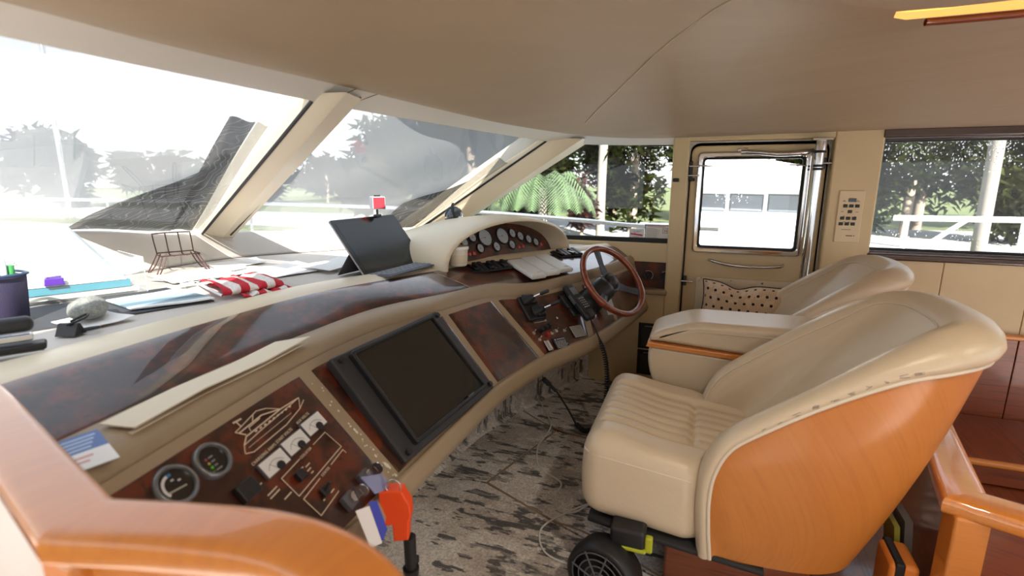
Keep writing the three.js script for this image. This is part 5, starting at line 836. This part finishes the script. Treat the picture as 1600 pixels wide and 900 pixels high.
// folder and card on the console rail
{
  const f = thing('cream_folder', 'long cream paper folder lying on the console rail', 'folder'), L = (pts, dy) => slab(pts.map((r) => r.map(([x, y, z]) => [x, y + dy, z])), [0, -0.003, 0]);
  const rows = [[[0.523, 0.828, -0.966], [0.671, 0.828, -0.986], [0.825, 0.828, -1.004], [0.973, 0.832, -1.017]], [[0.539, 0.822, -0.909], [0.7, 0.822, -0.939], [0.875, 0.822, -0.958], [1.04, 0.832, -0.967]]];
  part('back_leaf', L(rows, -0.006), M({ color: lin(0.66, 0.6, 0.47), roughness: 0.75 }), f); part('front_leaf', L(rows.map((r, i) => r.map(([x, y, z], j) => [x + (i ? 0.004 : 0), y + (j === 3 ? 0.003 : j === 1 ? 0.004 : 0), z + 0.002])), 0.004), M({ color: lin(0.78, 0.73, 0.6), roughness: 0.7 }), f);
  const tx = print(256, 160, (c) => { c.fillStyle = '#e9ecef'; c.fillRect(0, 0, 256, 160); c.fillStyle = '#3f66ad'; c.fillRect(0, 0, 256, 84); c.fillStyle = '#a9bfe4'; for (let k = 0; k < 4; k++) c.fillRect(60, 14 + k * 17, 170 - k * 18, 8); c.fillStyle = '#d58c86'; c.fillRect(40, 104, 120, 8); c.fillRect(40, 124, 90, 8); });
  const a = V(0.475, 0.815, -0.998), b = V(0.512, 0.816, -0.994), cc = V(0.52, 0.792, -0.872), d = V(0.44, 0.79, -0.876), g = grid([[V(0.435, 0.827, -0.975), V(0.515, 0.827, -0.958)], [V(0.415, 0.815, -0.865), V(0.48, 0.815, -0.848)]]);
  g.setAttribute('uv', new THREE.Float32BufferAttribute([0, 1, 1, 1, 0, 0, 1, 0], 2)); solo('business_card', 'blue and white card lying on the console rail', 'card', g, M({ map: tx, roughness: 0.4 }));
}
// keys with an orange float and a paper tag
{
  const k = thing('key_float', 'bright orange foam key float hanging from the ignition key', 'key ring'), lock = V(0.133, -0.148, 0.052).applyMatrix4(P1);
  const x = V(0.35, 0, 0.94), z = V(-0.94, 0, 0.35), Mx = frame(V(0.9, 0.49, -0.62), x, V(0, 1, 0), z);
  part('float', ext(poly([[-0.038, 0.062], [0.002, 0.066], [0.016, 0.064], [0.022, 0.05], [0.033, 0.03], [0.035, 0.0], [0.03, -0.012], [0.026, -0.062], [-0.008, -0.066], [-0.01, -0.022], [-0.032, -0.026]]), 0.036, 0.004).translate(0, 0, -0.018).applyMatrix4(Mx), M({ color: lin(0.92, 0.085, 0.01), roughness: 0.45 }), k);
  part('ring', new THREE.TorusGeometry(0.017, 0.0014, 8, 32).applyMatrix4(Mx).translate(-0.012, 0.074, 0.0), mSteel, k);
  part('plastic_sleeve', slab([[[0.845, 0.6, -0.675], [0.885, 0.59, -0.65]], [[0.86, 0.555, -0.65], [0.895, 0.55, -0.635]]], [0.001, 0.001, 0.001]), M({ color: lin(0.35, 0.36, 0.6), roughness: 0.2, transmission: 0.5, thickness: 0 }), k);
  const tg = thing('key_tag', 'white paper key tag with blue edge on the lower ignition key', 'key tag');
  part('tag', slab(quad([0.745, 0.598, -0.612], [0.778, 0.588, -0.606], [0.806, 0.482, -0.6], [0.776, 0.492, -0.606], 2, 2), [0.002, 0.001, 0.001]), mPaper, tg); part('blue_edge', slab(quad([0.78, 0.596, -0.606], [0.795, 0.59, -0.6], [0.82, 0.505, -0.596], [0.808, 0.486, -0.6], 2, 2), [0.002, 0.002, 0.002]), M({ color: lin(0.05, 0.07, 0.5), roughness: 0.4 }), tg); part('cord', tube([[0.79, 0.625, -0.655], [0.775, 0.61, -0.63], [0.765, 0.595, -0.61]], 0.0015, 12, 5), mBlack, tg);
  const h = solo('flashlight', 'black flashlight hanging below the orange key float', 'flashlight', merge([cyl(0.015, 0.014, 0.09, 0.915, 0.375, -0.6, 16), cyl(0.02, 0.018, 0.02, 0.915, 0.325, -0.6, 16), rbx(0.012, 0.02, 0.01, 0.003, 0.933, 0.345, -0.595)]), mBlack);
}
// ================================================================ starboard wall fittings
{
  const k = thing('wall_keypad', 'cream wall keypad with black square buttons', 'keypad'), X = 3.046, tx = print(256, 620, (c) => { c.clearRect(0, 0, 256, 620); c.fillStyle = '#2b2620'; c.font = 'bold 11px sans-serif'; for (const [x, y, w] of [[46, 112, 18], [40, 124, 34], [186, 112, 18], [178, 124, 42], [118, 160, 18], [34, 246, 26], [186, 250, 28], [60, 300, 20], [176, 306, 22], [70, 368, 24], [118, 372, 30]]) c.fillRect(x, y, w, 5); for (let k = 0; k < 9; k++) c.fillRect(64 + k * 11, 462, 8, 7); for (let k = 0; k < 6; k++) c.fillRect(118 + k * 14 + (k > 4 ? 8 : 0), 534, 11, 12); });
  part('plate', rbx(0.012, 0.262, 0.112, 0.005, X, 1.064, 0.69, 2), M({ color: lin(0.68, 0.55, 0.35), roughness: 0.45 }), k);
  part('lettering', new THREE.PlaneGeometry(0.108, 0.258).rotateY(-Math.PI / 2).translate(X - 0.0068, 1.064, 0.69), M({ map: tx, transparent: true, roughness: 0.5 }), k);
  part('display', rbx(0.004, 0.018, 0.034, 0.001, X - 0.006, 1.147, 0.694, 1), mGloss, k);
  for (const [z, y] of [[-0.026, 1.118], [0, 1.118], [0.026, 1.118], [-0.003, 1.09], [-0.033, 1.056], [-0.007, 1.056], [0.019, 1.056], [-0.036, 1.028], [-0.01, 1.028], [0.016, 1.028]]) part('button', rbx(0.006, 0.016, 0.0185, 0.002, X - 0.007, y, 0.693 + z, 1), mBlack, k);
}
{
  const pl = (seed) => print(256, 320, (c) => { c.fillStyle = '#101012'; c.fillRect(0, 0, 256, 320); c.strokeStyle = '#77746c'; c.strokeRect(12, 12, 232, 296); c.fillStyle = '#8c887e'; c.fillRect(60, 34, 110 + seed * 30, 10); c.fillStyle = '#55534e'; for (let k = 0; k < 16; k++) c.fillRect(30, 70 + k * 14, 120 + ((k * 53 + seed * 31) % 70), 4); });
  const put = (y0, y1, label, s) => { const g = bx(0.003, y1 - y0, 0.15, WX - 0.0015, (y0 + y1) / 2, -0.245); solo('placard', label, 'placard', g, M({ map: pl(s), roughness: 0.35 })); };
  put(0.245, 0.405, 'upper black printed placard on the cream wall beside the armrest', 0); put(0.08, 0.238, 'lower black printed placard on the cream wall beside the armrest', 1);
  const st = (w, h, f) => print(w, h, f), X = WX + 0.052;
  solo('window_sticker', 'white sticker with red lettering in the side window corner', 'sticker', bx(0.001, 0.074, 0.088, X, 0.926, -0.366), M({ roughness: 0.5, map: st(256, 200, (c) => { c.fillStyle = '#d8dadd'; c.fillRect(0, 0, 256, 200); c.fillStyle = '#777b94'; for (const [x, y, w] of [[60, 34, 150], [70, 52, 110], [74, 128, 90], [100, 144, 44], [30, 166, 80], [120, 176, 90]]) c.fillRect(x, y, w, 6); c.strokeStyle = '#c4203a'; c.lineWidth = 11; c.lineJoin = 'round'; c.beginPath(); for (let k = 0; k <= 26; k++) { const x = 26 + k * 7.6, y = 84 + k * 0.8 + (k % 2 ? -11 : 9) * (k === 9 ? 1.9 : 1); k ? c.lineTo(x, y) : c.moveTo(x, y); } c.stroke(); }) }));
  solo('window_permit', 'blue-bordered permit sticker with red number 16 in the window corner', 'sticker', bx(0.001, 0.1, 0.138, X, 0.94, -0.252), M({ roughness: 0.5, map: st(400, 290, (c) => { c.fillStyle = '#1b2a66'; c.fillRect(0, 0, 400, 290); c.fillStyle = '#dcdcda'; c.fillRect(14, 16, 386, 256); c.fillStyle = '#b8324a'; c.fillRect(46, 30, 290, 9); c.fillStyle = '#6d6f70'; for (let k = 0; k < 11; k++) c.fillRect(30, 62 + k * 16, 150 + (k * 37) % 80, 5); c.fillStyle = '#b8324a'; c.fillRect(40, 246, 240, 5); c.strokeStyle = '#3a3a55'; c.lineWidth = 5; c.strokeRect(296, 62, 84, 78); c.fillStyle = '#c0203a'; c.font = 'bold 56px serif'; c.fillText('16', 308, 122); c.fillStyle = '#555'; c.fillRect(340, 226, 30, 26); }) }));
}
// ================================================================ floor things
{
  const f = thing('floor_fan', 'black round floor fan with yellow battery housing beneath the chair', 'fan', [1.31, 0, -0.2]);
  const q = new THREE.Matrix4().makeRotationY(-0.25), G = (g) => g.rotateZ(Math.PI / 2).applyMatrix4(q).translate(0, 0.115, 0);
  part('drum', G(new THREE.LatheGeometry([[0.085, 0.03], [0.095, 0.036], [0.105, 0.03], [0.108, 0.0], [0.1, -0.05], [0.05, -0.07], [0, -0.07]].map(([a, b]) => new THREE.Vector2(a, b)), 48)), mBlack, f);
  const gr = []; for (const r of [0.025, 0.045, 0.065, 0.085]) gr.push(new THREE.TorusGeometry(r, 0.0022, 6, 48).rotateX(Math.PI / 2).translate(0, 0.034, 0)); for (let k = 0; k < 8; k++) { const a = k / 8 * Math.PI * 2; gr.push(bar([0.015 * Math.cos(a), 0.036, 0.015 * Math.sin(a)], [0.09 * Math.cos(a + 0.25), 0.034, 0.09 * Math.sin(a + 0.25)], 0.0026, 6)); } gr.push(cyl(0.02, 0.02, 0.006, 0, 0.036, 0));
  part('grille', G(merge(gr)), mGrey, f);
  part('battery', merge([rbx(0.07, 0.06, 0.1, 0.012, 0.05, 0.235, 0.06)]), mBlack, f);
  part('yellow_trim', merge([rbx(0.075, 0.012, 0.108, 0.005, 0.05, 0.205, 0.06), rbx(0.02, 0.05, 0.022, 0.006, 0.03, 0.225, 0.12)]), M({ color: lin(0.42, 0.45, 0.02), roughness: 0.45 }), f);
  part('stand', merge([rbx(0.11, 0.012, 0.16, 0.005, 0.05, 0.008, 0), rbx(0.03, 0.1, 0.03, 0.008, 0.07, 0.06, 0)]), mBlack, f);
  solo('white_cable', 'thin white cable curling over the carpet to the chair', 'cable', tube([[2.78, 0.3, -1.0], [2.79, 0.12, -0.95], [2.76, 0.012, -0.88], [2.517, 0.012, -0.748], [2.351, 0.014, -0.66], [2.2, 0.012, -0.655], [2.112, 0.012, -0.656], [1.957, 0.012, -0.601], [1.872, 0.012, -0.48], [1.78, 0.012, -0.476], [1.69, 0.012, -0.44], [1.7, 0.012, -0.38], [1.765, 0.012, -0.338], [1.8, 0.014, -0.3], [1.74, 0.016, -0.36], [1.62, 0.013, -0.45], [1.54, 0.012, -0.468], [1.456, 0.012, -0.421], [1.43, 0.012, -0.33], [1.45, 0.012, -0.25]], 0.0036, 260, 6), M({ color: lin(0.85, 0.84, 0.8), roughness: 0.6 }));
  const b = thing('orange_case', 'orange case with black strap wedged behind the near chair', 'case', [1.56, 0, 0.585]);
  part('body', rbx(0.12, 0.22, 0.07, 0.015, 0, 0.11, 0), M({ color: lin(0.75, 0.24, 0.04), roughness: 0.5 }), b); part('strap', rbx(0.125, 0.225, 0.024, 0.006, 0, 0.112, -0.012), mBlack, b);
  solo('magazine', 'upright magazine with yellow edge beside the orange case', 'magazine', bx(0.1, 0.25, 0.014, 0, 0.125, 0).rotateX(-0.12), M({ color: lin(0.35, 0.34, 0.05), roughness: 0.5 }), [1.69, 0.0, 0.63]);
  solo('magazine', 'grey upright magazine behind the yellow one', 'magazine', bx(0.1, 0.27, 0.02, 0, 0.135, 0).rotateX(-0.1), M({ color: lin(0.16, 0.15, 0.14), roughness: 0.5 }), [1.695, 0.0, 0.655]);
}
// ================================================================ cove light in the overhead panel
{
  const c = thing('cove_light', 'overhead panel with glowing amber cove light and wooden strip', 'light');
  const arc = (o) => [[1.6, 0.18], [1.75, 0.29], [1.85, 0.4], [1.905, 0.5], [1.925, 0.62], [1.9, 0.85], [1.85, 1.3], [1.83, 1.9]].map(([x, z]) => [x + o, z]);
  const rows = [[...arc(0).map(([x, z]) => V(x, 1.728, z))], [...arc(0).map(([x, z]) => V(lerp(x, 1.0, 0.5), 1.735, lerp(z, 1.4, 0.3)))], arc(0).map(([x, z]) => V(lerp(x, 1.0, 0.95), 1.738, lerp(z, 1.6, 0.6)))];
  const top = [arc(0).map(([x, z]) => V(x, 1.728, z)), arc(0).map(([x, z]) => V(x - 0.012, 1.742, z)), arc(0).map(([x, z]) => V(lerp(x, 1.0, 0.4), 1.76, lerp(z, 1.4, 0.3)))];
  part('panel', grid(rows), mHead, c); part('panel_edge', grid(top), mHead, c);
  const em = M({ color: lin(0.9, 0.5, 0.12), emissive: lin(1, 0.52, 0.13), emissiveIntensity: 0.75, roughness: 0.6 });
  part('light_strip', slab([[V(1.96, 1.722, 0.49), V(1.995, 1.722, 0.53), V(1.99, 1.722, 0.8), V(1.96, 1.722, 1.3), V(1.94, 1.722, 1.9)], [V(1.925, 1.726, 0.485), V(1.935, 1.728, 0.6), V(1.91, 1.732, 0.8), V(1.86, 1.732, 1.3), V(1.84, 1.732, 1.9)]], [0, 0.004, 0]), em, c);
  part('wooden_strip', tube([[2.01, 1.714, 0.585], [2.015, 1.714, 0.62], [2.008, 1.714, 0.85], [1.98, 1.714, 1.3], [1.96, 1.714, 1.9]], 0.011, 40, 10), mRedWood, c);
  const l = new THREE.RectAreaLight(new THREE.Color(1, 0.55, 0.15), 3, 1.2, 0.04); l.position.set(1.945, 1.73, 1.1); l.rotation.set(-Math.PI / 2, 0, Math.PI / 2); c.add(l);
}
// ceiling downlights above the companionway, behind the picture
for (const [x, z, I, lab] of [[0.55, 0.42, 1.9, 'round ceiling downlight above the companionway, behind the picture'], [0.8, 1.5, 1.9, 'round ceiling downlight over the saloon, behind the picture']]) {
  const d = thing('ceiling_downlight', lab, 'light', [x, 1.755, z]);
  part('trim_ring', new THREE.LatheGeometry([[0.035, 0.004], [0.036, -0.006], [0.05, -0.004], [0.052, 0.02]].map(([a, b]) => new THREE.Vector2(a, b)), 28), mChrome, d);
  part('lamp', cyl(0.034, 0.034, 0.006, 0, 0.006, 0, 24), M({ color: lin(1, 0.9, 0.75), emissive: lin(1, 0.82, 0.58), emissiveIntensity: 3, roughness: 0.5 }), d);
  const l = new THREE.SpotLight(new THREE.Color(1, 0.88, 0.7), I, 0, 1.25, 0.6, 2); l.position.set(0, -0.012, 0); l.target.position.set(0, -1.5, 0); l.castShadow = true; l.shadow.radius = 1.7; d.add(l, l.target);
}
// ================================================================ outside: foredeck, rails, bank, trees, moored yacht
{
  const mDeck = M({ color: lin(0.66, 0.66, 0.64), roughness: 0.6 }), mHaze = M({ color: lin(0.3, 0.36, 0.38), roughness: 0.25 });
  tag(part('water', bx(160, 0.1, 160, 20, -2.4, -10), M({ color: lin(0.06, 0.1, 0.11), roughness: 0.12 }), scene), 'grey green canal water around the boat', 'water', null, 'structure');
  tag(part('ground', muv(slab(quad([13.4, -0.75, -140], [140, -0.75, -140], [140, -0.75, 90], [13.4, -0.75, 90], 2, 2), [0, -1.8, 0])), M({ color: lin(0.11, 0.15, 0.05), roughness: 0.95, map: dtex(256, 256, (u, v) => { const n = fbm(u, v, 12, 12, 5, 501); return mix3([170, 170, 150], [255, 250, 230], n); }, [6, 6]) }), scene), 'grassy canal bank beyond the starboard windows', 'ground', null, 'structure');
  tag(part('seawall', bx(0.8, 0.35, 200, 13.2, -0.75, -20), M({ color: lin(0.5, 0.49, 0.46), roughness: 0.85 }), scene), 'pale concrete seawall along the canal bank', 'seawall', null, 'structure');
  const bank = tag(part('road', bx(7, 0.04, 220, 21, -0.73, -20), M({ color: lin(0.42, 0.42, 0.42), roughness: 0.9 }), scene), 'pale road running behind the canal bank', 'road', null, 'structure');
  tag(part('far_ground', bx(140, 1.4, 60, 0, -1.4, -75), M({ color: lin(0.12, 0.15, 0.07), roughness: 0.95 }), scene), 'far canal bank ahead of the bow', 'ground', null, 'structure');
  // own foredeck and side deck
  const sh = new THREE.Shape(); sh.moveTo(-1.4, 1.4); sh.lineTo(3.66, 1.4); sh.bezierCurveTo(3.6, 3, 3.2, 6.2, 1.1, 8.2); sh.bezierCurveTo(-1, 6.2, -1.4, 3, -1.4, 1.4);
  const dk = thing('foredeck', 'white foredeck of the boat ahead of the windshield', 'deck', [0, 0, 0]);
  part('deck', ext(sh, 0.08).rotateX(-Math.PI / 2).translate(0, 0.28, -1.2), mDeck, dk);
  const sd = thing('side_deck', 'grey side deck and bulwark outside the starboard windows', 'deck'); part('walkway', bx(0.6, 0.06, 6.5, 3.48, 0.36, 0.8), M({ color: lin(0.42, 0.42, 0.42), roughness: 0.8 }), sd);
  part('bulwark', merge([bx(0.08, 0.42, 7.2, 3.84, 0.42, 2.2)]), mDeck, sd);
  part('hull', merge([bx(0.06, 2.6, 9, 3.92, -1.1, 2.4)]), mDeck, sd);
  const sp = thing('sun_pad', 'pale cushioned sun pad on the foredeck', 'cushion', [1.1, 0.36, -4.2]); part('pad', cushion(2.0, 0.24, 1.8, 0.06, 10, 4, 10, (p) => { p.y += 0.12; }), M({ color: lin(0.55, 0.56, 0.56), roughness: 0.8 }), sp);
  // stainless bow rail
  const rl = thing('deck_rail', 'polished steel deck rail outside the forward side window', 'railing');
  const line = [[3.78, 0.915, 0.1], [3.77, 0.925, -0.466], [3.75, 0.955, -0.9], [3.72, 1.0, -1.8], [3.6, 1.03, -3.2], [3.2, 1.06, -5.4], [2.2, 1.08, -7.9], [1.1, 1.09, -9.1], [0, 1.08, -7.9], [-1.0, 1.06, -5.6], [-1.5, 1.0, -3.4]];
  part('top_rail', tube(line, 0.016, 160, 10), mSteel, rl);
  const rc = curve(line); for (const t of [0.02, 0.075, 0.13, 0.165, 0.24, 0.33, 0.44, 0.56, 0.67, 0.78, 0.88]) { const p = rc.getPointAt(t); part('stanchion', bar([p.x, p.y, p.z], [p.x + 0.01, 0.34, p.z + 0.02], 0.0125, 10), mSteel, rl); }
  // trees
  const leafG = (n, rx, ry, rz, s, droop) => { // crown of leaf blades spread through clumps
    const pos = [], nor = [], clumps = Array.from({ length: 16 }, () => { const a = rr(0, 6.28), e = rr(-0.9, 1), q = Math.sqrt(1 - e * e) * rr(0.35, 0.9); return [Math.cos(a) * q * rx, e * ry * rr(0.4, 0.9), Math.sin(a) * q * rz, rr(0.28, 0.5)]; });
    for (let i = 0; i < n; i++) {
      const c = clumps[Math.floor(rnd() * clumps.length)], a = rr(0, 6.28), e = rr(-1, 1), q = Math.sqrt(1 - e * e), r = c[3] * Math.pow(rnd(), 0.4);
      const o = V(c[0] + Math.cos(a) * q * r * rx, c[1] + e * r * ry, c[2] + Math.sin(a) * q * r * rz), d = V(rr(-1, 1), rr(-0.6, 0.6) - droop, rr(-1, 1)).normalize(), w = V(rr(-1, 1), rr(-1, 1), rr(-1, 1)).cross(d).normalize(), L = s * rr(0.6, 1.3), nn = d.clone().cross(w);
      const p = [o.clone().addScaledVector(w, L * 0.22), o.clone().addScaledVector(d, L), o.clone().addScaledVector(w, -L * 0.22)];
      for (const k of p) { pos.push(k.x, k.y, k.z); nor.push(nn.x, nn.y, nn.z); }
    }
    const g = new THREE.BufferGeometry(); g.setAttribute('position', new THREE.Float32BufferAttribute(pos, 3)); g.setAttribute('normal', new THREE.Float32BufferAttribute(nor, 3)); g.setAttribute('uv', new THREE.Float32BufferAttribute(new Float32Array(pos.length / 3 * 2), 2)); return g;
  };
  const mTrunk = M({ color: lin(0.22, 0.18, 0.14), roughness: 0.95 }), mPalmTrunk = M({ color: lin(0.2, 0.185, 0.165), roughness: 0.95 });
  const greens = [[0.09, 0.15, 0.035], [0.14, 0.2, 0.05], [0.06, 0.11, 0.04], [0.18, 0.22, 0.07], [0.08, 0.15, 0.06]].map((c) => M({ color: lin(...c), roughness: 0.8, transmission: 0.25, thickness: 0 }));
  const tree = (label, x, z, y0, h, rx, k, n = 4200, s = 0.42, group = 'bank trees') => { const t = thing('tree', label, 'tree', [x, y0, z], group); part('crown', leafG(n, rx, h * 0.46, rx, s, 0.2).translate(0, h * 0.52, 0), greens[k], t); part('trunk', tube([[0, -0.2, 0], [0.1, h * 0.3, 0.05], [-0.05, h * 0.6, 0]], 0.05 * h * 0.6, 8, 8), mTrunk, t); return t; };
  const palm = (label, x, z, y0, h, k, n = 18, lean = 0, len = 2.2) => { // trunk and arching fronds of leaflets
    const t = thing('palm_tree', label, 'palm', [x, y0, z], 'palms on the bank'); const tp = V(lean, h, lean * 0.3);
    part('trunk', tube([[0, -0.2, 0], [lean * 0.3, h * 0.5, 0], tp], 0.15, 14, 9), mPalmTrunk, t);
    const fr = []; for (let i = 0; i < n; i++) { const a = i / n * 6.283 + rr(-0.2, 0.2), up = rr(0.1, 1.0), path = curve([tp, tp.clone().add(V(Math.cos(a) * len * 0.45, len * 0.32 * up, Math.sin(a) * len * 0.45)), tp.clone().add(V(Math.cos(a) * len * 0.85, len * (0.22 * up - 0.2), Math.sin(a) * len * 0.85)), tp.clone().add(V(Math.cos(a) * len, -len * (0.55 - 0.25 * up), Math.sin(a) * len))]), pos = [], nor = [];
      for (let q = 2; q < 26; q++) for (const sd of [-1, 1]) { const p = path.getPoint(q / 26), tg = path.getTangent(q / 26), s = tg.clone().cross(V(0, 1, 0)).normalize().multiplyScalar(sd), L = len * 0.3 * Math.sin(Math.PI * (0.15 + 0.8 * q / 26)), e = p.clone().addScaledVector(s, L * 0.8).addScaledVector(tg, L * 0.4).add(V(0, -L * 0.5, 0)), b = p.clone().addScaledVector(tg, 0.07); const nn = e.clone().sub(p).cross(tg).normalize(); for (const v of [p, e, b]) { pos.push(v.x, v.y, v.z); nor.push(nn.x, nn.y, nn.z); } }
      const g = new THREE.BufferGeometry(); g.setAttribute('position', new THREE.Float32BufferAttribute(pos, 3)); g.setAttribute('normal', new THREE.Float32BufferAttribute(nor, 3)); g.setAttribute('uv', new THREE.Float32BufferAttribute(new Float32Array(pos.length / 3 * 2), 2)); fr.push(g); }
    part('fronds', mergeGeometries(fr), greens[k], t); return t;
  };
  // seen through the forward side window
  const gy = -0.75;
  [[20, -9.3, 6.2, 2.2, 1, 'pale green bushy tree left of the tall pine'], [24, -7.6, 7.2, 2.4, 0, 'broad green tree behind the fan palm'], [26, -14.5, 7.5, 2.6, 2, 'dark evergreen tree at the left end of the side window'], [19, -6.1, 4.6, 1.6, 3, 'yellow green shrub beside the fan palm'], [28, -10.8, 8.5, 2.6, 4, 'tall feathery tree rising above the bank shrubs'], [20, -2.6, 6.0, 2.0, 1, 'light green tree just left of the door post'], [17, -11.6, 4.2, 1.7, 3, 'low yellow green shrub near the raked pillar'], [30, -5.0, 8.6, 3.0, 0, 'large background tree behind the palms'], [23, -12, 5.6, 2.2, 2, 'dark rounded tree behind the low shrub']].forEach(([x, z, h, r, k, lab]) => tree(lab, x, z, gy, h, r, k));
  palm('dense fan palm in the middle of the forward side window', 17, -5.2, gy, 1.7, 2, 26, 0, 1.9); palm('tall thin palm left of the door post', 17.5, -3.3, gy, 5.2, 1, 18, 0.2, 1.9); palm('tall palm behind the yellow green shrub', 22, -8.6, gy, 5.0, 2, 18, -0.3, 2.1);
  tree('small pink flowering bush right of the fan palm', 17.2, -3.9, gy, 2.2, 0.55, 4, 500, 0.28).children[0].material = M({ color: lin(0.45, 0.2, 0.2), roughness: 0.8, transmission: 0.3, thickness: 0 });
  // seen through the right-hand window and behind the moored yacht
  [[22, 4.6, 7.0, 2.2, 1, 'dark green tree right behind the keypad post'], [25, 8.0, 6.4, 2.6, 0, 'deep green tree between the two bare palm trunks'], [27, 12.5, 4.6, 2.6, 1, 'bright green tree at the right edge of the window'], [21, 6.4, 5.0, 2.0, 1, 'leafy green tree low behind the white dock rail'], [30, 15.5, 4.6, 3.0, 3, 'distant green tree at the right picture edge'], [26, 1.8, 8.0, 2.6, 2, 'green tree above the moored yacht roof'], [20, 9.6, 4.2, 1.9, 3, 'light green shrub behind the dock rail at the right']].forEach(([x, z, h, r, k, lab]) => tree(lab, x, z, gy, h, r, k));
  palm('bare palm trunk nearest the keypad in the right window', 15, 6.1, gy, 7.5, 0, 16, 0.25, 2.2); palm('bare leaning palm trunk in the middle of the right window', 15, 7.9, gy, 8.2, 1, 16, 0.7, 2.2);
  // trees ahead of the bow, pale behind the mesh
  for (let i = 0; i < 9; i++) tree(['leftmost hazy tree ahead of the bow', 'second hazy tree from the left ahead of the bow', 'third hazy tree from the left ahead of the bow', 'fourth hazy tree ahead of the bow', 'fifth hazy tree ahead of the bow', 'sixth hazy tree behind the first pillar', 'hazy tree right of the first pillar', 'hazy tree in the middle of the second pane', 'hazy tree at the right of the second pane'][i], [8, 13, 18, 23, 28, 33, 37, 40, 42][i], [-46, -45, -44, -42, -39, -35, -31, -27, -23][i], -0.8, [5.0, 4.2, 5.4, 5.6, 4.6, 4.6, 4.4, 4.0, 4.2][i], 3.0, i % 3, 1700, 0.85, 'trees ahead of the bow');
  // white dock rail on the bank
  const dr = thing('dock_rail', 'white painted dock rail with diagonal braces in the right window', 'railing'), w = (a, b, r = 0.05) => bar(a, b, r, 6), mPaint = M({ color: lin(0.82, 0.82, 0.8), roughness: 0.5 });
  part('top_bar', w([11.4, 0.55, 3.3], [11.4, 0.6, 14], 0.05), mPaint, dr); part('lower_bar', w([11.4, -0.25, 3.3], [11.4, -0.25, 14], 0.06), mPaint, dr);
  for (let k = 0; k < 6; k++) { const z = 3.5 + k * 1.7; part('post', w([11.4, -0.6, z], [11.4, 0.58, z], 0.045), mPaint, dr); part('brace', w([11.4, -0.25, z], [11.4, 0.55, z + 0.9], 0.04), mPaint, dr); }
  for (const [z, lab] of [[4.2, 'white covered boat hull behind the dock rail near the keypad'], [6.1, 'white rounded boat bow behind the dock rail in mid window']]) { const b = thing('small_boat', lab, 'boat', [12.0, -0.5, z]); part('hull', new THREE.SphereGeometry(1, 24, 14).scale(0.5, 0.34, 0.6).translate(0, 0.2, 0), mPaint, b); part('gunwale', new THREE.TorusGeometry(0.6, 0.04, 6, 30).rotateX(Math.PI / 2).scale(0.8, 1, 0.98).translate(0, 0.24, 0), mSteel, b); }
  part('housing', merge([bx(0.1, 1.6, 0.5, 0, 0.8, 0), bx(0.14, 0.1, 0.56, 0, 1.62, 0)]), mPaint, thing('utility_pedestal', 'white utility pedestal behind the right-hand palms', 'pedestal', [14.5, -0.75, 8.9]));
  part('floating_dock', bx(1.7, 0.2, 16, 0, 0, 0), M({ color: lin(0.5, 0.5, 0.52), roughness: 0.8 }), thing('dock', 'grey dock walkway below the white rail', 'dock', [11.6, -0.7, 11.2]));
  // moored yacht beyond the door
  const y = thing('moored_yacht', 'white motor yacht moored beyond the door, seen through its window', 'boat', [8.3, 0, 0.82]);
  const zx = (s, d, x) => ext(s, d, 0.04).applyMatrix4(new THREE.Matrix4().makeBasis(V(0, 0, 1), V(0, 1, 0), V(-1, 0, 0))).translate(x + d, 0, 0); // section across, run along x from x
  const mGel = M({ color: lin(0.82, 0.82, 0.81), roughness: 0.25 });
  part('hull', zx(poly([[-1.0, -2.35], [1.0, -2.35], [1.22, -0.2], [1.26, 0.38], [-1.26, 0.42], [-1.22, -0.2]]), 4.2, 0), mGel, y);
  part('rub_rail', zx(poly([[-1.3, 0.3], [1.3, 0.26], [1.3, 0.33], [-1.3, 0.37]]), 4.2, -0.05), M({ color: lin(0.35, 0.36, 0.38), roughness: 0.4 }), y);
  part('swim_platform', zx(poly([[-1.2, -0.02], [1.2, -0.06], [1.2, 0.03], [-1.2, 0.07]]), 0.5, -0.5), mGel, y);
  part('cabin', zx(poly([[-1.15, 0.4], [1.2, 0.38], [1.05, 0.85], [0.7, 1.12], [-1.15, 1.14]]), 3.2, 0.5), mGel, y);
  for (const [z0, z1] of [[-1.0, -0.52], [-0.46, 0.02], [0.08, 0.62]]) part('cabin_window', zx(poly([[z0, 0.76], [z1, 0.75], [z1, 1.02], [z0, 1.03]]), 0.04, 0.48), M({ color: lin(0.16, 0.18, 0.2), roughness: 0.1 }), y);
  part('flybridge', zx(poly([[-1.3, 1.12], [1.15, 1.08], [0.95, 1.25], [0.4, 1.45], [-0.3, 1.58], [-1.3, 1.6]]), 3.0, 0.1), mGel, y);
  part('hardtop', zx(poly([[-1.2, 1.78], [0.3, 1.78], [0.1, 1.88], [-1.2, 1.9]]), 2.4, 0.4), mGel, y); for (const z of [-1.0, 0.1]) part('hardtop_post', bx(0.06, 0.4, 0.06, 0.6, 1.62, z), mGel, y);
  // mast of a sailing boat far ahead
  const ms = thing('sailboat_mast', 'thin grey mast rising above the far trees through the windshield', 'mast', [17.2, 0, -31]); part('spar', bar([0, -1, 0], [0.1, 10.5, 0], 0.12, 8), mSteel, ms); part('spreader', bar([-0.8, 6.5, 0], [0.9, 6.5, 0], 0.05, 6), mSteel, ms);
}
renderer.render(scene, camera);
